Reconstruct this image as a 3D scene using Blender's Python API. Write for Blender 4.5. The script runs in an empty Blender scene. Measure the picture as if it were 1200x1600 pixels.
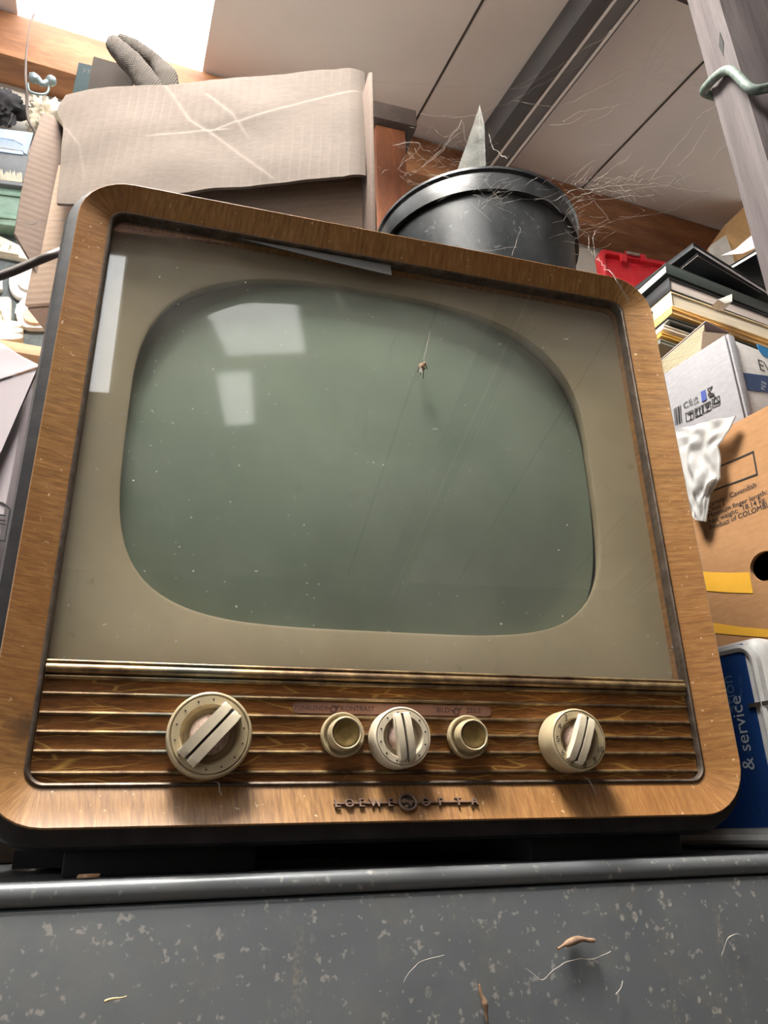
import bpy, bmesh, math, random
from mathutils import Vector, Matrix, noise
random.seed(7)
V = Vector
sc = bpy.context.scene
COL = sc.collection

# ------------------------------------------------------------------ camera, light, exposure
F_PX = 1174.55                     # focal length in pixels of the 1200x1600 frame
CAM = V((0.10088636, -0.51617318, -0.00383695))
RIGHT = V((0.96118613, -0.27502075, -0.0220193))
UP = V((-0.0874353, -0.37932908, 0.9211214))
FWD = V((0.26167976, 0.88344385, 0.38865217))
cam_data = bpy.data.cameras.new('camera')
cam_data.sensor_fit = 'AUTO'; cam_data.sensor_width = 36.0
cam_data.lens = 36.0 * F_PX / 1600.0
cam_data.clip_start = 0.02; cam_data.clip_end = 50
cam = bpy.data.objects.new('camera', cam_data); COL.objects.link(cam)
m = Matrix.Identity(4)
for i in range(3):
    m[i][0] = RIGHT[i]; m[i][1] = UP[i]; m[i][2] = -FWD[i]; m[i][3] = CAM[i]
cam.matrix_world = m
sc.camera = cam

SKYLIGHT = 9.0                     # radiance of the translucent roof sheets
SKYLIGHT_FAR = 10.0
KEY_GLOW = 165.0  # added key panel, far brighter than the roof sheets
SIDE_WINDOW = 4.0
LEFT_FILL = 3.4
world = bpy.data.worlds.new('world'); sc.world = world; world.use_nodes = True
world.node_tree.nodes['Background'].inputs[0].default_value = (0.75, 0.85, 1.0, 1)
world.node_tree.nodes['Background'].inputs[1].default_value = 1.0
sc.view_settings.view_transform = 'Standard'
sc.view_settings.look = 'None'
sc.view_settings.gamma = 1.0
sc.view_settings.use_curve_mapping = False
sc.view_settings.exposure = -0.05
sc.cycles.max_bounces = 8
sc.cycles.diffuse_bounces = 5
sc.cycles.transparent_max_bounces = 16

# ------------------------------------------------------------------ helpers
def ray(px, py):
    return RIGHT * ((px - 600) / F_PX) + UP * ((800 - py) / F_PX) + FWD
def at(px, py, y):                 # the point of the place seen at a pixel, at depth y
    d = ray(px, py); return CAM + d * ((y - CAM.y) / d.y)
def atz(px, py, z):
    d = ray(px, py); return CAM + d * ((z - CAM.z) / d.z)
def onpl(px, py, P, n):
    d = ray(px, py); return CAM + d * ((P - CAM).dot(n) / d.dot(n))

YAW = 0.08; SLOPE = 0.16           # the building stands a little turned to the television
E1 = V((math.cos(YAW), math.sin(YAW), 0)); E2H = V((-math.sin(YAW), math.cos(YAW), 0))
E2 = E2H + V((0, 0, SLOPE)); NC = E1.cross(E2).normalized()
B0 = V((0.6818, 1.08, 1.8737))     # a point where roof and back wall meet
def cl(u, w, h=0.0):               # ceiling coordinates: along the wall, along the slope, below the boards
    return B0 + E1 * u + E2 * w - NC * h
def onwall(px, py, off=0.0):
    return onpl(px, py, B0 - E2H * off, E2H)

ORG = {}
def link(o, parent=None):
    COL.objects.link(o)
    if parent is not None: o.parent = parent
    return o
def thing(name, label, cat, loc, group=None):
    o = bpy.data.objects.new(name, None); o.empty_display_size = 0.05
    link(o); o.location = loc; ORG[o.name] = V(loc)
    o['label'] = label; o['category'] = cat
    if group: o['group'] = group
    return o
def tag(o, label, cat, group=None, kind=None):
    o['label'] = label; o['category'] = cat
    if group: o['group'] = group
    if kind: o['kind'] = kind
    return o
def obj(name, bm, mat, parent=None, smooth=0.6, label=None):
    """one mesh object from world-space geometry; mat may be a list"""
    if isinstance(bm, bpy.types.Mesh): me = bm
    else:
        bmesh.ops.remove_doubles(bm, verts=bm.verts, dist=1e-6)
        bmesh.ops.recalc_face_normals(bm, faces=bm.faces)
        me = bpy.data.meshes.new(name); bm.to_mesh(me); bm.free()
    if parent is None:
        xs = [v.co for v in me.vertices]
        lo = V((min(c.x for c in xs), min(c.y for c in xs), min(c.z for c in xs)))
        hi = V((max(c.x for c in xs), max(c.y for c in xs), max(c.z for c in xs)))
        org = V(((lo.x + hi.x) / 2, (lo.y + hi.y) / 2, lo.z))
    else: org = ORG[parent.name]
    me.transform(Matrix.Translation(-org))
    for mm in (mat if isinstance(mat, (list, tuple)) else [mat]): me.materials.append(mm)
    if smooth:
        me.polygons.foreach_set('use_smooth', [True] * len(me.polygons))
        me.set_sharp_from_angle(angle=smooth)
    o = bpy.data.objects.new(name, me); link(o, parent)
    if parent is None: o.location = org
    ORG[o.name] = org
    if label: o['label'] = label
    return o
def struct(name, bm, mat, parent=None, smooth=0.6):
    o = obj(name, bm, mat, parent, smooth)
    if parent is None: o['kind'] = 'structure'
    return o
def NB(): return bmesh.new()

def b_box(bm, o, a, b, c, bev=0.0, seg=2, mi=0):
    o, a, b, c = V(o), V(a), V(b), V(c)
    t = bmesh.new()
    vs = [t.verts.new(o + a * i + b * j + c * k) for k in (0, 1) for j in (0, 1) for i in (0, 1)]
    for f in ((0, 2, 3, 1), (4, 5, 7, 6), (0, 1, 5, 4), (2, 6, 7, 3), (0, 4, 6, 2), (1, 3, 7, 5)):
        t.faces.new([vs[i] for i in f])
    if bev: bmesh.ops.bevel(t, geom=list(t.edges), offset=bev, segments=seg, affect='EDGES', profile=0.5)
    bmesh.ops.recalc_face_normals(t, faces=t.faces)
    merge(bm, t, mi)
def merge(bm, t, mi=0):
    mp = {}
    for v in t.verts: mp[v] = bm.verts.new(v.co)
    for f in t.faces:
        try:
            nf = bm.faces.new([mp[v] for v in f.verts]); nf.material_index = mi
        except ValueError: pass
    t.free()
def b_cbox(bm, c, sx, sy, sz, bev=0.0, seg=2, mi=0):
    c = V(c); b_box(bm, c - V((sx, sy, sz)) / 2, (sx, 0, 0), (0, sy, 0), (0, 0, sz), bev, seg, mi)
def b_prism(bm, pts, vec, bev=0.0, mi=0):
    t = bmesh.new(); vec = V(vec)
    a = [t.verts.new(V(p)) for p in pts]; b = [t.verts.new(V(p) + vec) for p in pts]
    t.faces.new(a); t.faces.new(b[::-1]); n = len(a)
    for i in range(n): t.faces.new((a[i], b[i], b[(i + 1) % n], a[(i + 1) % n]))
    if bev: bmesh.ops.bevel(t, geom=list(t.edges), offset=bev, segments=2, affect='EDGES', profile=0.5)
    bmesh.ops.recalc_face_normals(t, faces=t.faces)
    merge(bm, t, mi)
def b_tube(bm, pts, r, seg=6, mi=0):
    pts = [V(p) for p in pts]; n = len(pts)
    rs = r if isinstance(r, (list, tuple)) else [r] * n
    t0 = (pts[1] - pts[0]).normalized()
    nn = t0.orthogonal().normalized(); rings = []
    for i, p in enumerate(pts):
        t = (pts[min(i + 1, n - 1)] - pts[max(i - 1, 0)])
        t = t.normalized() if t.length > 1e-9 else t0
        nn = (nn - t * nn.dot(t))
        nn = nn.normalized() if nn.length > 1e-6 else t.orthogonal().normalized()
        bb = t.cross(nn)
        rings.append([bm.verts.new(p + (nn * math.cos(k * 2 * math.pi / seg) + bb * math.sin(k * 2 * math.pi / seg)) * rs[i]) for k in range(seg)])
    for i in range(n - 1):
        for k in range(seg):
            f = bm.faces.new((rings[i][k], rings[i][(k + 1) % seg], rings[i + 1][(k + 1) % seg], rings[i + 1][k])); f.material_index = mi
    for rg in (rings[0][::-1], rings[-1]):
        f = bm.faces.new(rg); f.material_index = mi
def b_loft(bm, rings, closed=True, cap0=False, cap1=False, mi=0):
    R = [[bm.verts.new(V(p)) for p in rg] for rg in rings]
    for i in range(len(R) - 1):
        n = len(R[i])
        for k in range(n if closed else n - 1):
            f = bm.faces.new((R[i][k], R[i][(k + 1) % n], R[i + 1][(k + 1) % n], R[i + 1][k])); f.material_index = mi
    if cap0: bm.faces.new(R[0][::-1]).material_index = mi
    if cap1: bm.faces.new(R[-1]).material_index = mi
    return R
def frame_of(axis):
    ax = V(axis).normalized()
    a = V((1, 0, 0)) if abs(ax.x) < 0.9 else V((0, 0, 1))
    a = (a - ax * a.dot(ax)).normalized(); return ax, a, ax.cross(a)
def b_lathe(bm, prof, c, axis, seg=40, mi=0):
    ax, a, b = frame_of(axis); c = V(c)
    rings = []
    for r, h in prof:
        r = max(r, 1e-5)
        rings.append([c + ax * h + (a * math.cos(2 * math.pi * k / seg) + b * math.sin(2 * math.pi * k / seg)) * r for k in range(seg)])
    b_loft(bm, rings, True, True, True, mi)
def b_grid(bm, fn, nu, nv, mi=0, uv=False):
    G = [[bm.verts.new(fn(i / nu, j / nv)) for i in range(nu + 1)] for j in range(nv + 1)]
    for j in range(nv):
        for i in range(nu):
            f = bm.faces.new((G[j][i], G[j][i + 1], G[j + 1][i + 1], G[j + 1][i])); f.material_index = mi
def b_thick(bm, fn, nu, nv, vec, mi=0):
    """a sheet with thickness: fn surface plus the same shifted by vec, edges closed"""
    vec = V(vec)
    A = [[bm.verts.new(fn(i / nu, j / nv)) for i in range(nu + 1)] for j in range(nv + 1)]
    B = [[bm.verts.new(v.co + vec) for v in row] for row in A]
    for j in range(nv):
        for i in range(nu):
            bm.faces.new((A[j][i], A[j][i + 1], A[j + 1][i + 1], A[j + 1][i])).material_index = mi
            bm.faces.new((B[j][i], B[j + 1][i], B[j + 1][i + 1], B[j][i + 1])).material_index = mi
    for i in range(nu):
        bm.faces.new((A[0][i], B[0][i], B[0][i + 1], A[0][i + 1])); bm.faces.new((A[nv][i], A[nv][i + 1], B[nv][i + 1], B[nv][i]))
    for j in range(nv):
        bm.faces.new((A[j][0], A[j + 1][0], B[j + 1][0], B[j][0])); bm.faces.new((A[j][nu], B[j][nu], B[j + 1][nu], A[j + 1][nu]))
def rrect(x0, x1, z0, z1, r, seg=8, side=10):
    """rounded rectangle, counter-clockwise from the bottom left; the same number of points for any size"""
    P = []
    cs = [((x1 - r, z0 + r), -90), ((x1 - r, z1 - r), 0), ((x0 + r, z1 - r), 90), ((x0 + r, z0 + r), 180)]
    starts = [(x0 + r, z0), (x1, z0 + r), (x1 - r, z1), (x0, z1 - r)]
    ends = [(x1 - r, z0), (x1, z1 - r), (x0 + r, z1), (x0, z0 + r)]
    for q in range(4):
        (sx, sz), (ex, ez) = starts[q], ends[q]
        for i in range(side):
            t = i / side; P.append((sx + (ex - sx) * t, sz + (ez - sz) * t))
        (cx, cz), a0 = cs[q]
        for i in range(seg):
            a = math.radians(a0 + 90 * i / seg); P.append((cx + r * math.cos(a), cz + r * math.sin(a)))
    return P
def ring3(P, y): return [V((x, y, z)) for x, z in P]
def text_mesh(body, size, extrude=0.0, shear=0.0, align='LEFT', spacing=1.0):
    cu = bpy.data.curves.new('lettering', 'FONT'); cu.body = body; cu.size = size; cu.extrude = extrude
    cu.shear = shear; cu.align_x = align; cu.resolution_u = 3; cu.space_character = spacing
    ob = bpy.data.objects.new('lettering', cu); COL.objects.link(ob)
    dg = bpy.context.evaluated_depsgraph_get()
    me = bpy.data.meshes.new_from_object(ob.evaluated_get(dg))
    bpy.data.objects.remove(ob); bpy.data.curves.remove(cu)
    return me
def b_text(bm, body, size, org, rt, up, lift=0.0004, extrude=0.0, shear=0.0, align='LEFT', bold=0.0, mi=0, spacing=1.0):
    """lettering on a surface: rt and up span it"""
    rt, up = V(rt).normalized(), V(up).normalized(); nn = rt.cross(up)
    me = text_mesh(body, size, extrude, shear, align, spacing)
    M4 = Matrix.Identity(4)
    o = V(org) + nn * lift
    for i in range(3): M4[i][0], M4[i][1], M4[i][2], M4[i][3] = rt[i], up[i], nn[i], o[i]
    for dx in ([0.0] if not bold else [-bold, 0.0, bold]):
        t = bmesh.new(); t.from_mesh(me); t.transform(M4 @ Matrix.Translation((dx * size, 0, dx * 1e-4)))
        merge(bm, t, mi)
    bpy.data.meshes.remove(me)
def b_disc(bm, c, r, n, t=0.0006, seg=14, mi=0):
    b_lathe(bm, [(r, 0), (r, t)], c, n, seg, mi)
def spline(pts, n=8):
    pts = [V(p) for p in pts]; out = []
    for i in range(len(pts) - 1):
        p0, p1, p2, p3 = pts[max(i - 1, 0)], pts[i], pts[i + 1], pts[min(i + 2, len(pts) - 1)]
        for k in range(n):
            t = k / n
            out.append(0.5 * ((2 * p1) + (p2 - p0) * t + (2 * p0 - 5 * p1 + 4 * p2 - p3) * t * t + (3 * p1 - p0 - 3 * p2 + p3) * t ** 3))
    out.append(pts[-1]); return out

# ------------------------------------------------------------------ materials
def srgb(r, g, b):
    f = lambda c: (c / 255 / 12.92) if c / 255 <= 0.04045 else ((c / 255 + 0.055) / 1.055) ** 2.4
    return (f(r), f(g), f(b), 1)
class NT:
    def __init__(s, name):
        s.m = bpy.data.materials.new(name); s.m.use_nodes = True
        s.t = s.m.node_tree; s.n = s.t.nodes; s.l = s.t.links
        s.p = s.n['Principled BSDF']; s.out = s.n['Material Output']
        s.tc = s.n.new('ShaderNodeTexCoord')
    def new(s, t, **kw):
        n = s.n.new(t)
        for k, v in kw.items(): setattr(n, k, v)
        return n
    def lk(s, a, b): s.l.new(a, b)
    def coords(s, scale=(1, 1, 1), rot=(0, 0, 0), src='Object'):
        mp = s.new('ShaderNodeMapping'); mp.inputs['Scale'].default_value = scale; mp.inputs['Rotation'].default_value = rot
        s.lk(s.tc.outputs[src], mp.inputs['Vector']); return mp.outputs[0]
    def noise(s, scale, detail=4, rough=0.55, vec=None, dist=0.0):
        n = s.new('ShaderNodeTexNoise'); n.inputs['Scale'].default_value = scale; n.inputs['Detail'].default_value = detail
        n.inputs['Roughness'].default_value = rough; n.inputs['Distortion'].default_value = dist
        s.lk(vec if vec is not None else s.tc.outputs['Object'], n.inputs['Vector']); return n.outputs['Fac']
    def voro(s, scale, vec=None, out='Distance', rnd=1.0):
        n = s.new('ShaderNodeTexVoronoi'); n.inputs['Scale'].default_value = scale; n.inputs['Randomness'].default_value = rnd
        s.lk(vec if vec is not None else s.tc.outputs['Object'], n.inputs['Vector']); return n.outputs[out]
    def ramp(s, fac, stops, interp='LINEAR'):
        r = s.new('ShaderNodeValToRGB'); r.color_ramp.interpolation = interp
        e = r.color_ramp.elements
        while len(e) < len(stops): e.new(0.5)
        for i, (p, c) in enumerate(stops):
            e[i].position = p; e[i].color = c if isinstance(c, tuple) else (c, c, c, 1)
        s.lk(fac, r.inputs[0]); return r.outputs[0]
    def mix(s, fac, a, b, mode='MIX'):
        n = s.new('ShaderNodeMix', data_type='RGBA', blend_type=mode)
        for sock, v in ((n.inputs[0], fac), (n.inputs[6], a), (n.inputs[7], b)):
            if isinstance(v, (int, float)): sock.default_value = v
            elif isinstance(v, tuple): sock.default_value = v
            else: s.lk(v, sock)
        return n.outputs[2]
    def math(s, op, a, b=0.0):
        n = s.new('ShaderNodeMath', operation=op)
        for sock, v in ((n.inputs[0], a), (n.inputs[1], b)):
            if isinstance(v, (int, float)): sock.default_value = v
            else: s.lk(v, sock)
        return n.outputs[0]
    def dot(s, d, src='Object'):
        n = s.new('ShaderNodeVectorMath', operation='DOT_PRODUCT'); n.inputs[1].default_value = d
        s.lk(s.tc.outputs[src], n.inputs[0]); return n.outputs['Value']
    def set(s, **kw):
        names = dict(base='Base Color', rough='Roughness', metal='Metallic', coat='Coat Weight', coat_r='Coat Roughness', spec='Specular IOR Level', alpha='Alpha', sheen='Sheen Weight', trans='Transmission Weight')
        for k, v in kw.items():
            sock = s.p.inputs[names[k]]
            if isinstance(v, (int, float, tuple)): sock.default_value = v
            else: s.lk(v, sock)
        return s
    def bump(s, h, strength=0.3, dist=0.001):
        b = s.new('ShaderNodeBump'); b.inputs['Strength'].default_value = strength; b.inputs['Distance'].default_value = dist
        s.lk(h, b.inputs['Height']); s.lk(b.outputs[0], s.p.inputs['Normal']); return s

def plain(name, c, rough=0.6, var=0.12, scale=30, metal=0.0, bump=0.0, spec=0.5, dust=0.0, dust_c=(150, 140, 128), fine=250):
    n = NT(name); c1 = srgb(*c); k = lambda f: tuple(min(1, x * f) for x in c1[:3]) + (1,)
    col = n.ramp(n.noise(scale), [(0.3, k(1 - var)), (0.7, k(1 + var))])
    if dust:
        f = n.ramp(n.noise(scale * 1.7, 6, 0.7), [(0.42, 0.0), (0.75, dust)])
        col = n.mix(f, col, srgb(*dust_c))
    n.set(base=col, rough=rough, metal=metal, spec=spec)
    if bump: n.bump(n.noise(fine, 3), bump, 0.0008)
    return n.m

def wood(name, c1, c2, grain=(1, 1, 1), scale=18, rough=0.45, coat=0.0, src='Object', bump=0.15, flecks=None, dist=0.6):
    n = NT(name)
    v = n.coords(grain, src=src)
    g = n.noise(scale, 6, 0.62, v, dist)
    fine = n.noise(scale * 7, 3, 0.6, v)
    col = n.ramp(g, [(0.28, srgb(*c1)), (0.72, srgb(*c2))])
    col = n.mix(n.ramp(fine, [(0.35, 0.32), (0.62, 0.0)]), col, tuple(x * 0.55 for x in srgb(*c1)[:3]) + (1,))
    big = n.noise(3.0, 3, 0.5, n.tc.outputs[src] if src != 'UV' else None)
    col = n.mix(n.ramp(big, [(0.4, 0.0), (0.7, 0.25)]), col, tuple(x * 0.7 for x in srgb(*c1)[:3]) + (1,))
    n.set(base=col, rough=rough, coat=coat, coat_r=0.2)
    n.bump(fine, bump, 0.0006)
    return n.m
def emis(name, c, s):
    n = NT(name); e = n.new('ShaderNodeEmission'); e.inputs[0].default_value = c; e.inputs[1].default_value = s
    n.lk(e.outputs[0], n.out.inputs['Surface']); return n.m
def cardboard(name, c, d, freq, rough=0.85, amount=0.35, stain=0.25, bmp=0.08):
    """corrugated board: faint flute lines across direction d"""
    n = NT(name); c1 = srgb(*c); k = lambda f: tuple(min(1, x * f) for x in c1[:3]) + (1,)
    dd = n.dot(d); wob = n.math('MULTIPLY', n.noise(9, 2), 0.006)
    ph = n.math('MULTIPLY', n.math('ADD', dd, wob), freq * 2 * math.pi)
    s = n.math('SINE', ph); patch = n.ramp(n.noise(7, 3), [(0.4, 0.0), (0.62, 1.0)])
    line = n.math('MULTIPLY', n.ramp(s, [(0.55, 0.0), (1.0, amount)]), patch)
    fib = n.noise(90, 5, 0.7, n.coords((1, 1, 3)))
    col = n.ramp(fib, [(0.3, k(0.86)), (0.7, k(1.1))])
    col = n.mix(n.ramp(n.noise(5, 5, 0.6), [(0.42, 0.0), (0.75, stain)]), col, k(0.62))
    col = n.mix(line, col, k(1.3))
    n.set(base=col, rough=rough, spec=0.2); n.bump(n.math('ADD', s, n.math('MULTIPLY', fib, 0.6)), bmp, 0.0008)
    return n.m

M = {}
# veneer of the television's front: short grain running across the strip
n = NT('walnut_veneer')
v = n.coords((55, 5, 1), src='UV')
g = n.noise(7, 6, 0.65, v, 0.4); g2 = n.noise(26, 4, 0.6, n.coords((60, 3.0, 1), src='UV'))
col = n.ramp(g, [(0.25, srgb(102, 71, 40)), (0.55, srgb(148, 108, 63)), (0.8, srgb(182, 140, 90))])
col = n.mix(n.ramp(g2, [(0.36, 0.45), (0.55, 0.0)]), col, srgb(92, 56, 28))
col = n.mix(n.ramp(n.noise(6, 4, 0.6), [(0.45, 0.0), (0.72, 0.35)]), col, srgb(128, 76, 40))
col = n.mix(n.ramp(n.noise(260, 2, 0.5), [(0.70, 0.0), (0.76, 0.7)]), col, srgb(214, 190, 160))
sd = n.new('ShaderNodeVectorMath', operation='DISTANCE'); sd.inputs[1].default_value = (0.021 - .27, 0.004 - .2, 0.060 + .0275)
n.lk(n.tc.outputs['Object'], sd.inputs[0])
sdist = n.math('ADD', sd.outputs['Value'], n.math('MULTIPLY', n.noise(70, 3), 0.016))
col = n.mix(n.ramp(sdist, [(0.014, 0.8), (0.019, 0.0)]), col, srgb(58, 46, 38))
n.set(base=col, rough=n.ramp(n.noise(20, 4), [(0.3, 0.32), (0.7, 0.5)]), coat=0.12, coat_r=0.3, spec=0.35)
n.bump(g2, 0.15, 0.0004); M['veneer'] = n.m

M['shell'] = plain('black_lacquer', (26, 25, 27), 0.42, 0.25, 40, dust=0.25, dust_c=(86, 84, 84))
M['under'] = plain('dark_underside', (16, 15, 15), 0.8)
# control panel: long horizontal grain under a crackled lacquer
n = NT('crackled_panel_wood')
g = n.noise(6, 6, 0.65, n.coords((7, 1, 60)), 1.2); fine = n.noise(20, 4, 0.6, n.coords((6, 1, 90)))
col = n.ramp(g, [(0.3, srgb(100, 60, 28)), (0.52, srgb(138, 88, 42)), (0.75, srgb(160, 110, 58))])
col = n.mix(n.ramp(fine, [(0.35, 0.4), (0.55, 0.0)]), col, srgb(66, 34, 14))
cr = n.voro(1.0, n.coords((14, 1, 90)), 'Distance'); 
ve = n.new('ShaderNodeTexVoronoi', feature='DISTANCE_TO_EDGE'); ve.inputs['Scale'].default_value = 1.0
nz = n.new('ShaderNodeTexNoise'); nz.inputs['Scale'].default_value = 22
n.lk(n.tc.outputs['Object'], nz.inputs['Vector'])
mp = n.new('ShaderNodeMapping'); mp.inputs['Scale'].default_value = (16, 1, 150)
mx = n.new('ShaderNodeVectorMath', operation='MULTIPLY_ADD'); mx.inputs[1].default_value = (0.02, 0, 0.014)
n.lk(nz.outputs['Color'], mx.inputs[0]); n.lk(n.tc.outputs['Object'], mx.inputs[2]); n.lk(mx.outputs[0], mp.inputs['Vector']); n.lk(mp.outputs[0], ve.inputs['Vector'])
crack = n.ramp(ve.outputs['Distance'], [(0.0, 0.8), (0.035, 0.0)])
crack = n.math('MULTIPLY', crack, n.ramp(n.noise(30, 3), [(0.38, 0.0), (0.52, 1.0)]))
col = n.mix(crack, col, srgb(206, 164, 84))
n.set(base=col, rough=0.35, coat=0.3, coat_r=0.2); n.bump(n.ramp(ve.outputs['Distance'], [(0.0, 0.0), (0.06, 1.0)]), 0.12, 0.0008)
M['panel'] = n.m
# tarnished brass
n = NT('tarnished_brass')
t = n.noise(45, 5, 0.65, n.coords((1, 1, 1)))
col = n.ramp(t, [(0.3, srgb(70, 52, 40)), (0.5, srgb(120, 98, 72)), (0.75, srgb(176, 150, 104))])
col = n.mix(n.ramp(n.noise(9, 3), [(0.62, 0.0), (0.75, 0.6)]), col, srgb(96, 110, 104))
n.set(base=col, rough=0.42, metal=0.75); M['brass'] = n.m
M['dull_trim'] = plain('tarnished_dark_trim', (72, 60, 50), 0.5, 0.25, 60, metal=0.6, dust=0.3)
M['bright_brass'] = plain('worn_brass_disc', (150, 126, 78), 0.38, 0.3, 160, metal=0.8)
M['ivory'] = plain('yellowed_ivory_plastic', (198, 186, 162), 0.42, 0.08, 60, dust=0.22, dust_c=(140, 116, 92))
M['tan_dial'] = plain('tan_dial_plastic', (170, 154, 122), 0.42, 0.12, 70, dust=0.2, dust_c=(100, 84, 64))
M['dust_cap'] = plain('dusty_pink_cap', (190, 166, 150), 0.8, 0.14, 260, dust=0.7, dust_c=(108, 76, 60))
M['knob_dark'] = plain('dark_knob_recess', (52, 44, 36), 0.7)
M['ink'] = plain('black_ink', (28, 26, 26), 0.8)
M['brown_ink'] = plain('brown_scale_ink', (52, 30, 26), 0.8)
# painted mask and tube
n = NT('greige_mask_paint')
col = n.ramp(n.noise(9, 5, 0.6), [(0.3, srgb(148, 136, 110)), (0.7, srgb(165, 152, 126))])
col = n.mix(n.ramp(n.noise(70, 3), [(0.66, 0.0), (0.74, 0.4)]), col, srgb(124, 110, 82))
n.set(base=col, rough=0.55, spec=0.3); M['mask'] = n.m
n = NT('phosphor_tube_glass')
col = n.ramp(n.noise(7, 4, 0.6), [(0.3, srgb(130, 145, 132)), (0.7, srgb(148, 163, 148))])
sp = n.ramp(n.noise(140, 2, 0.5), [(0.74, 0.0), (0.78, 0.7)])
col = n.mix(sp, col, srgb(196, 206, 190))
sp2 = n.ramp(n.noise(46, 2, 0.5), [(0.71, 0.0), (0.76, 0.4)])
col = n.mix(sp2, col, srgb(130, 146, 130))
n.set(base=col, rough=0.08, spec=0.5); M['tube'] = n.m
n = NT('dusty_front_pane')
tr = n.new('ShaderNodeBsdfTransparent'); tr.inputs[0].default_value = (0.975, 0.97, 0.955, 1)
gl = n.new('ShaderNodeBsdfGlossy'); gl.inputs['Roughness'].default_value = 0.012
fr = n.new('ShaderNodeFresnel'); bf = n.new('ShaderNodeNewGeometry'); ior = n.math('ADD', n.math('MULTIPLY', bf.outputs['Backfacing'], 1 / 1.42 - 1.42), 1.42); n.lk(ior, fr.inputs['IOR'])
mx1 = n.new('ShaderNodeMixShader'); n.lk(fr.outputs[0], mx1.inputs[0]); n.lk(tr.outputs[0], mx1.inputs[1]); n.lk(gl.outputs[0], mx1.inputs[2])
df = n.new('ShaderNodeBsdfDiffuse'); df.inputs[0].default_value = srgb(190, 188, 182)
film = n.ramp(n.noise(5, 6, 0.65, None, 0.8), [(0.4, 0.01), (0.8, 0.09)])
sm = n.ramp(n.noise(16, 6, 0.7, n.coords((3, 1, 1), (0, 0.6, 0)), 1.5), [(0.6, 0.0), (0.85, 0.10)])
spk = n.ramp(n.noise(330, 1, 0.5), [(0.765, 0.0), (0.80, 0.8)])
fac = n.math('ADD', n.math('ADD', film, sm), spk)
mx2 = n.new('ShaderNodeMixShader'); n.lk(fac, mx2.inputs[0]); n.lk(mx1.outputs[0], mx2.inputs[1]); n.lk(df.outputs[0], mx2.inputs[2])
n.lk(mx2.outputs[0], n.out.inputs['Surface']); M['pane'] = n.m

# grey painted steel with lime splashes
n = NT('splashed_grey_steel')
col = n.ramp(n.noise(6, 5, 0.6), [(0.3, srgb(88, 92, 95)), (0.7, srgb(106, 109, 110))])
col = n.mix(n.ramp(n.noise(40, 4, 0.7), [(0.5, 0.0), (0.75, 0.35)]), col, srgb(118, 112, 104))
area = n.ramp(n.math('ADD', n.dot((1, 0, 0)), 0.5), [(0.36, 0.06), (0.70, 1.0)])
vd = n.voro(125, n.coords((1, 1, 0.7))); vc = n.voro(125, n.coords((1, 1, 0.7)), 'Color')
rad = n.math('MULTIPLY', n.ramp(vc, [(0.62, 0.0), (1.0, 1.0)]), 0.34)
spot = n.math('LESS_THAN', vd, rad)
blot = n.math('MULTIPLY', spot, n.ramp(n.noise(420, 3), [(0.40, 0.15), (0.60, 0.85)]))
blot = n.math('MULTIPLY', blot, area)
col = n.mix(blot, col, srgb(168, 164, 154))
fs = n.math('MULTIPLY', n.ramp(n.noise(190, 2, 0.5), [(0.64, 0.0), (0.70, 0.8)]), 0.7)
col = n.mix(fs, col, srgb(158, 154, 146))
run = n.math('MULTIPLY', n.ramp(n.noise(26, 5, 0.75, n.coords((2.4, 1, 0.35))), [(0.60, 0.0), (0.72, 0.6)]), n.ramp(n.noise(300, 3, 0.7), [(0.45, 0.0), (0.6, 1.0)]))
col = n.mix(run, col, srgb(150, 138, 118))
n.set(base=col, rough=n.ramp(n.noise(30, 3), [(0.3, 0.34), (0.7, 0.5)]), metal=0.25); n.bump(n.noise(300, 3), 0.06, 0.0005)
M['steel'] = n.m
M['ceiling'] = plain('grey_ceiling_board', (226, 216, 208), 0.75, 0.05, 2.5, spec=0.2)
M['seam'] = plain('dark_seam', (74, 66, 60), 0.9)
M['wallwhite'] = plain('dusty_white_wall', (206, 200, 190), 0.85, 0.12, 6)
M['walldark'] = plain('brown_shed_wall', (96, 80, 70), 0.9, 0.2, 8)
M['floor'] = plain('grey_concrete', (84, 78, 72), 0.9, 0.15, 5)
M['beam'] = wood('brown_roof_beam', (120, 76, 48), (180, 126, 84), (0.6, 3, 3), 6, 0.7)
M['orange_post'] = wood('reddish_brown_post', (104, 58, 36), (150, 92, 58), (4, 4, 0.6), 7, 0.6)
M['greywood'] = wood('weathered_mauve_timber', (56, 48, 48), (94, 84, 84), (7, 7, 0.35), 9, 0.8, bump=0.6)
M['greypaint'] = plain('grey_painted_rafter', (104, 100, 98), 0.7, 0.1, 8)
M['raftershade'] = plain('shaded_rafter_side', (78, 76, 76), 0.7, 0.1, 8)
M['shelfwood'] = wood('bare_shelf_wood', (176, 130, 92), (214, 172, 130), (0.6, 3, 3), 8, 0.6)
M['cobweb'] = plain('dusty_cobweb', (156, 150, 142), 0.9)
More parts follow.
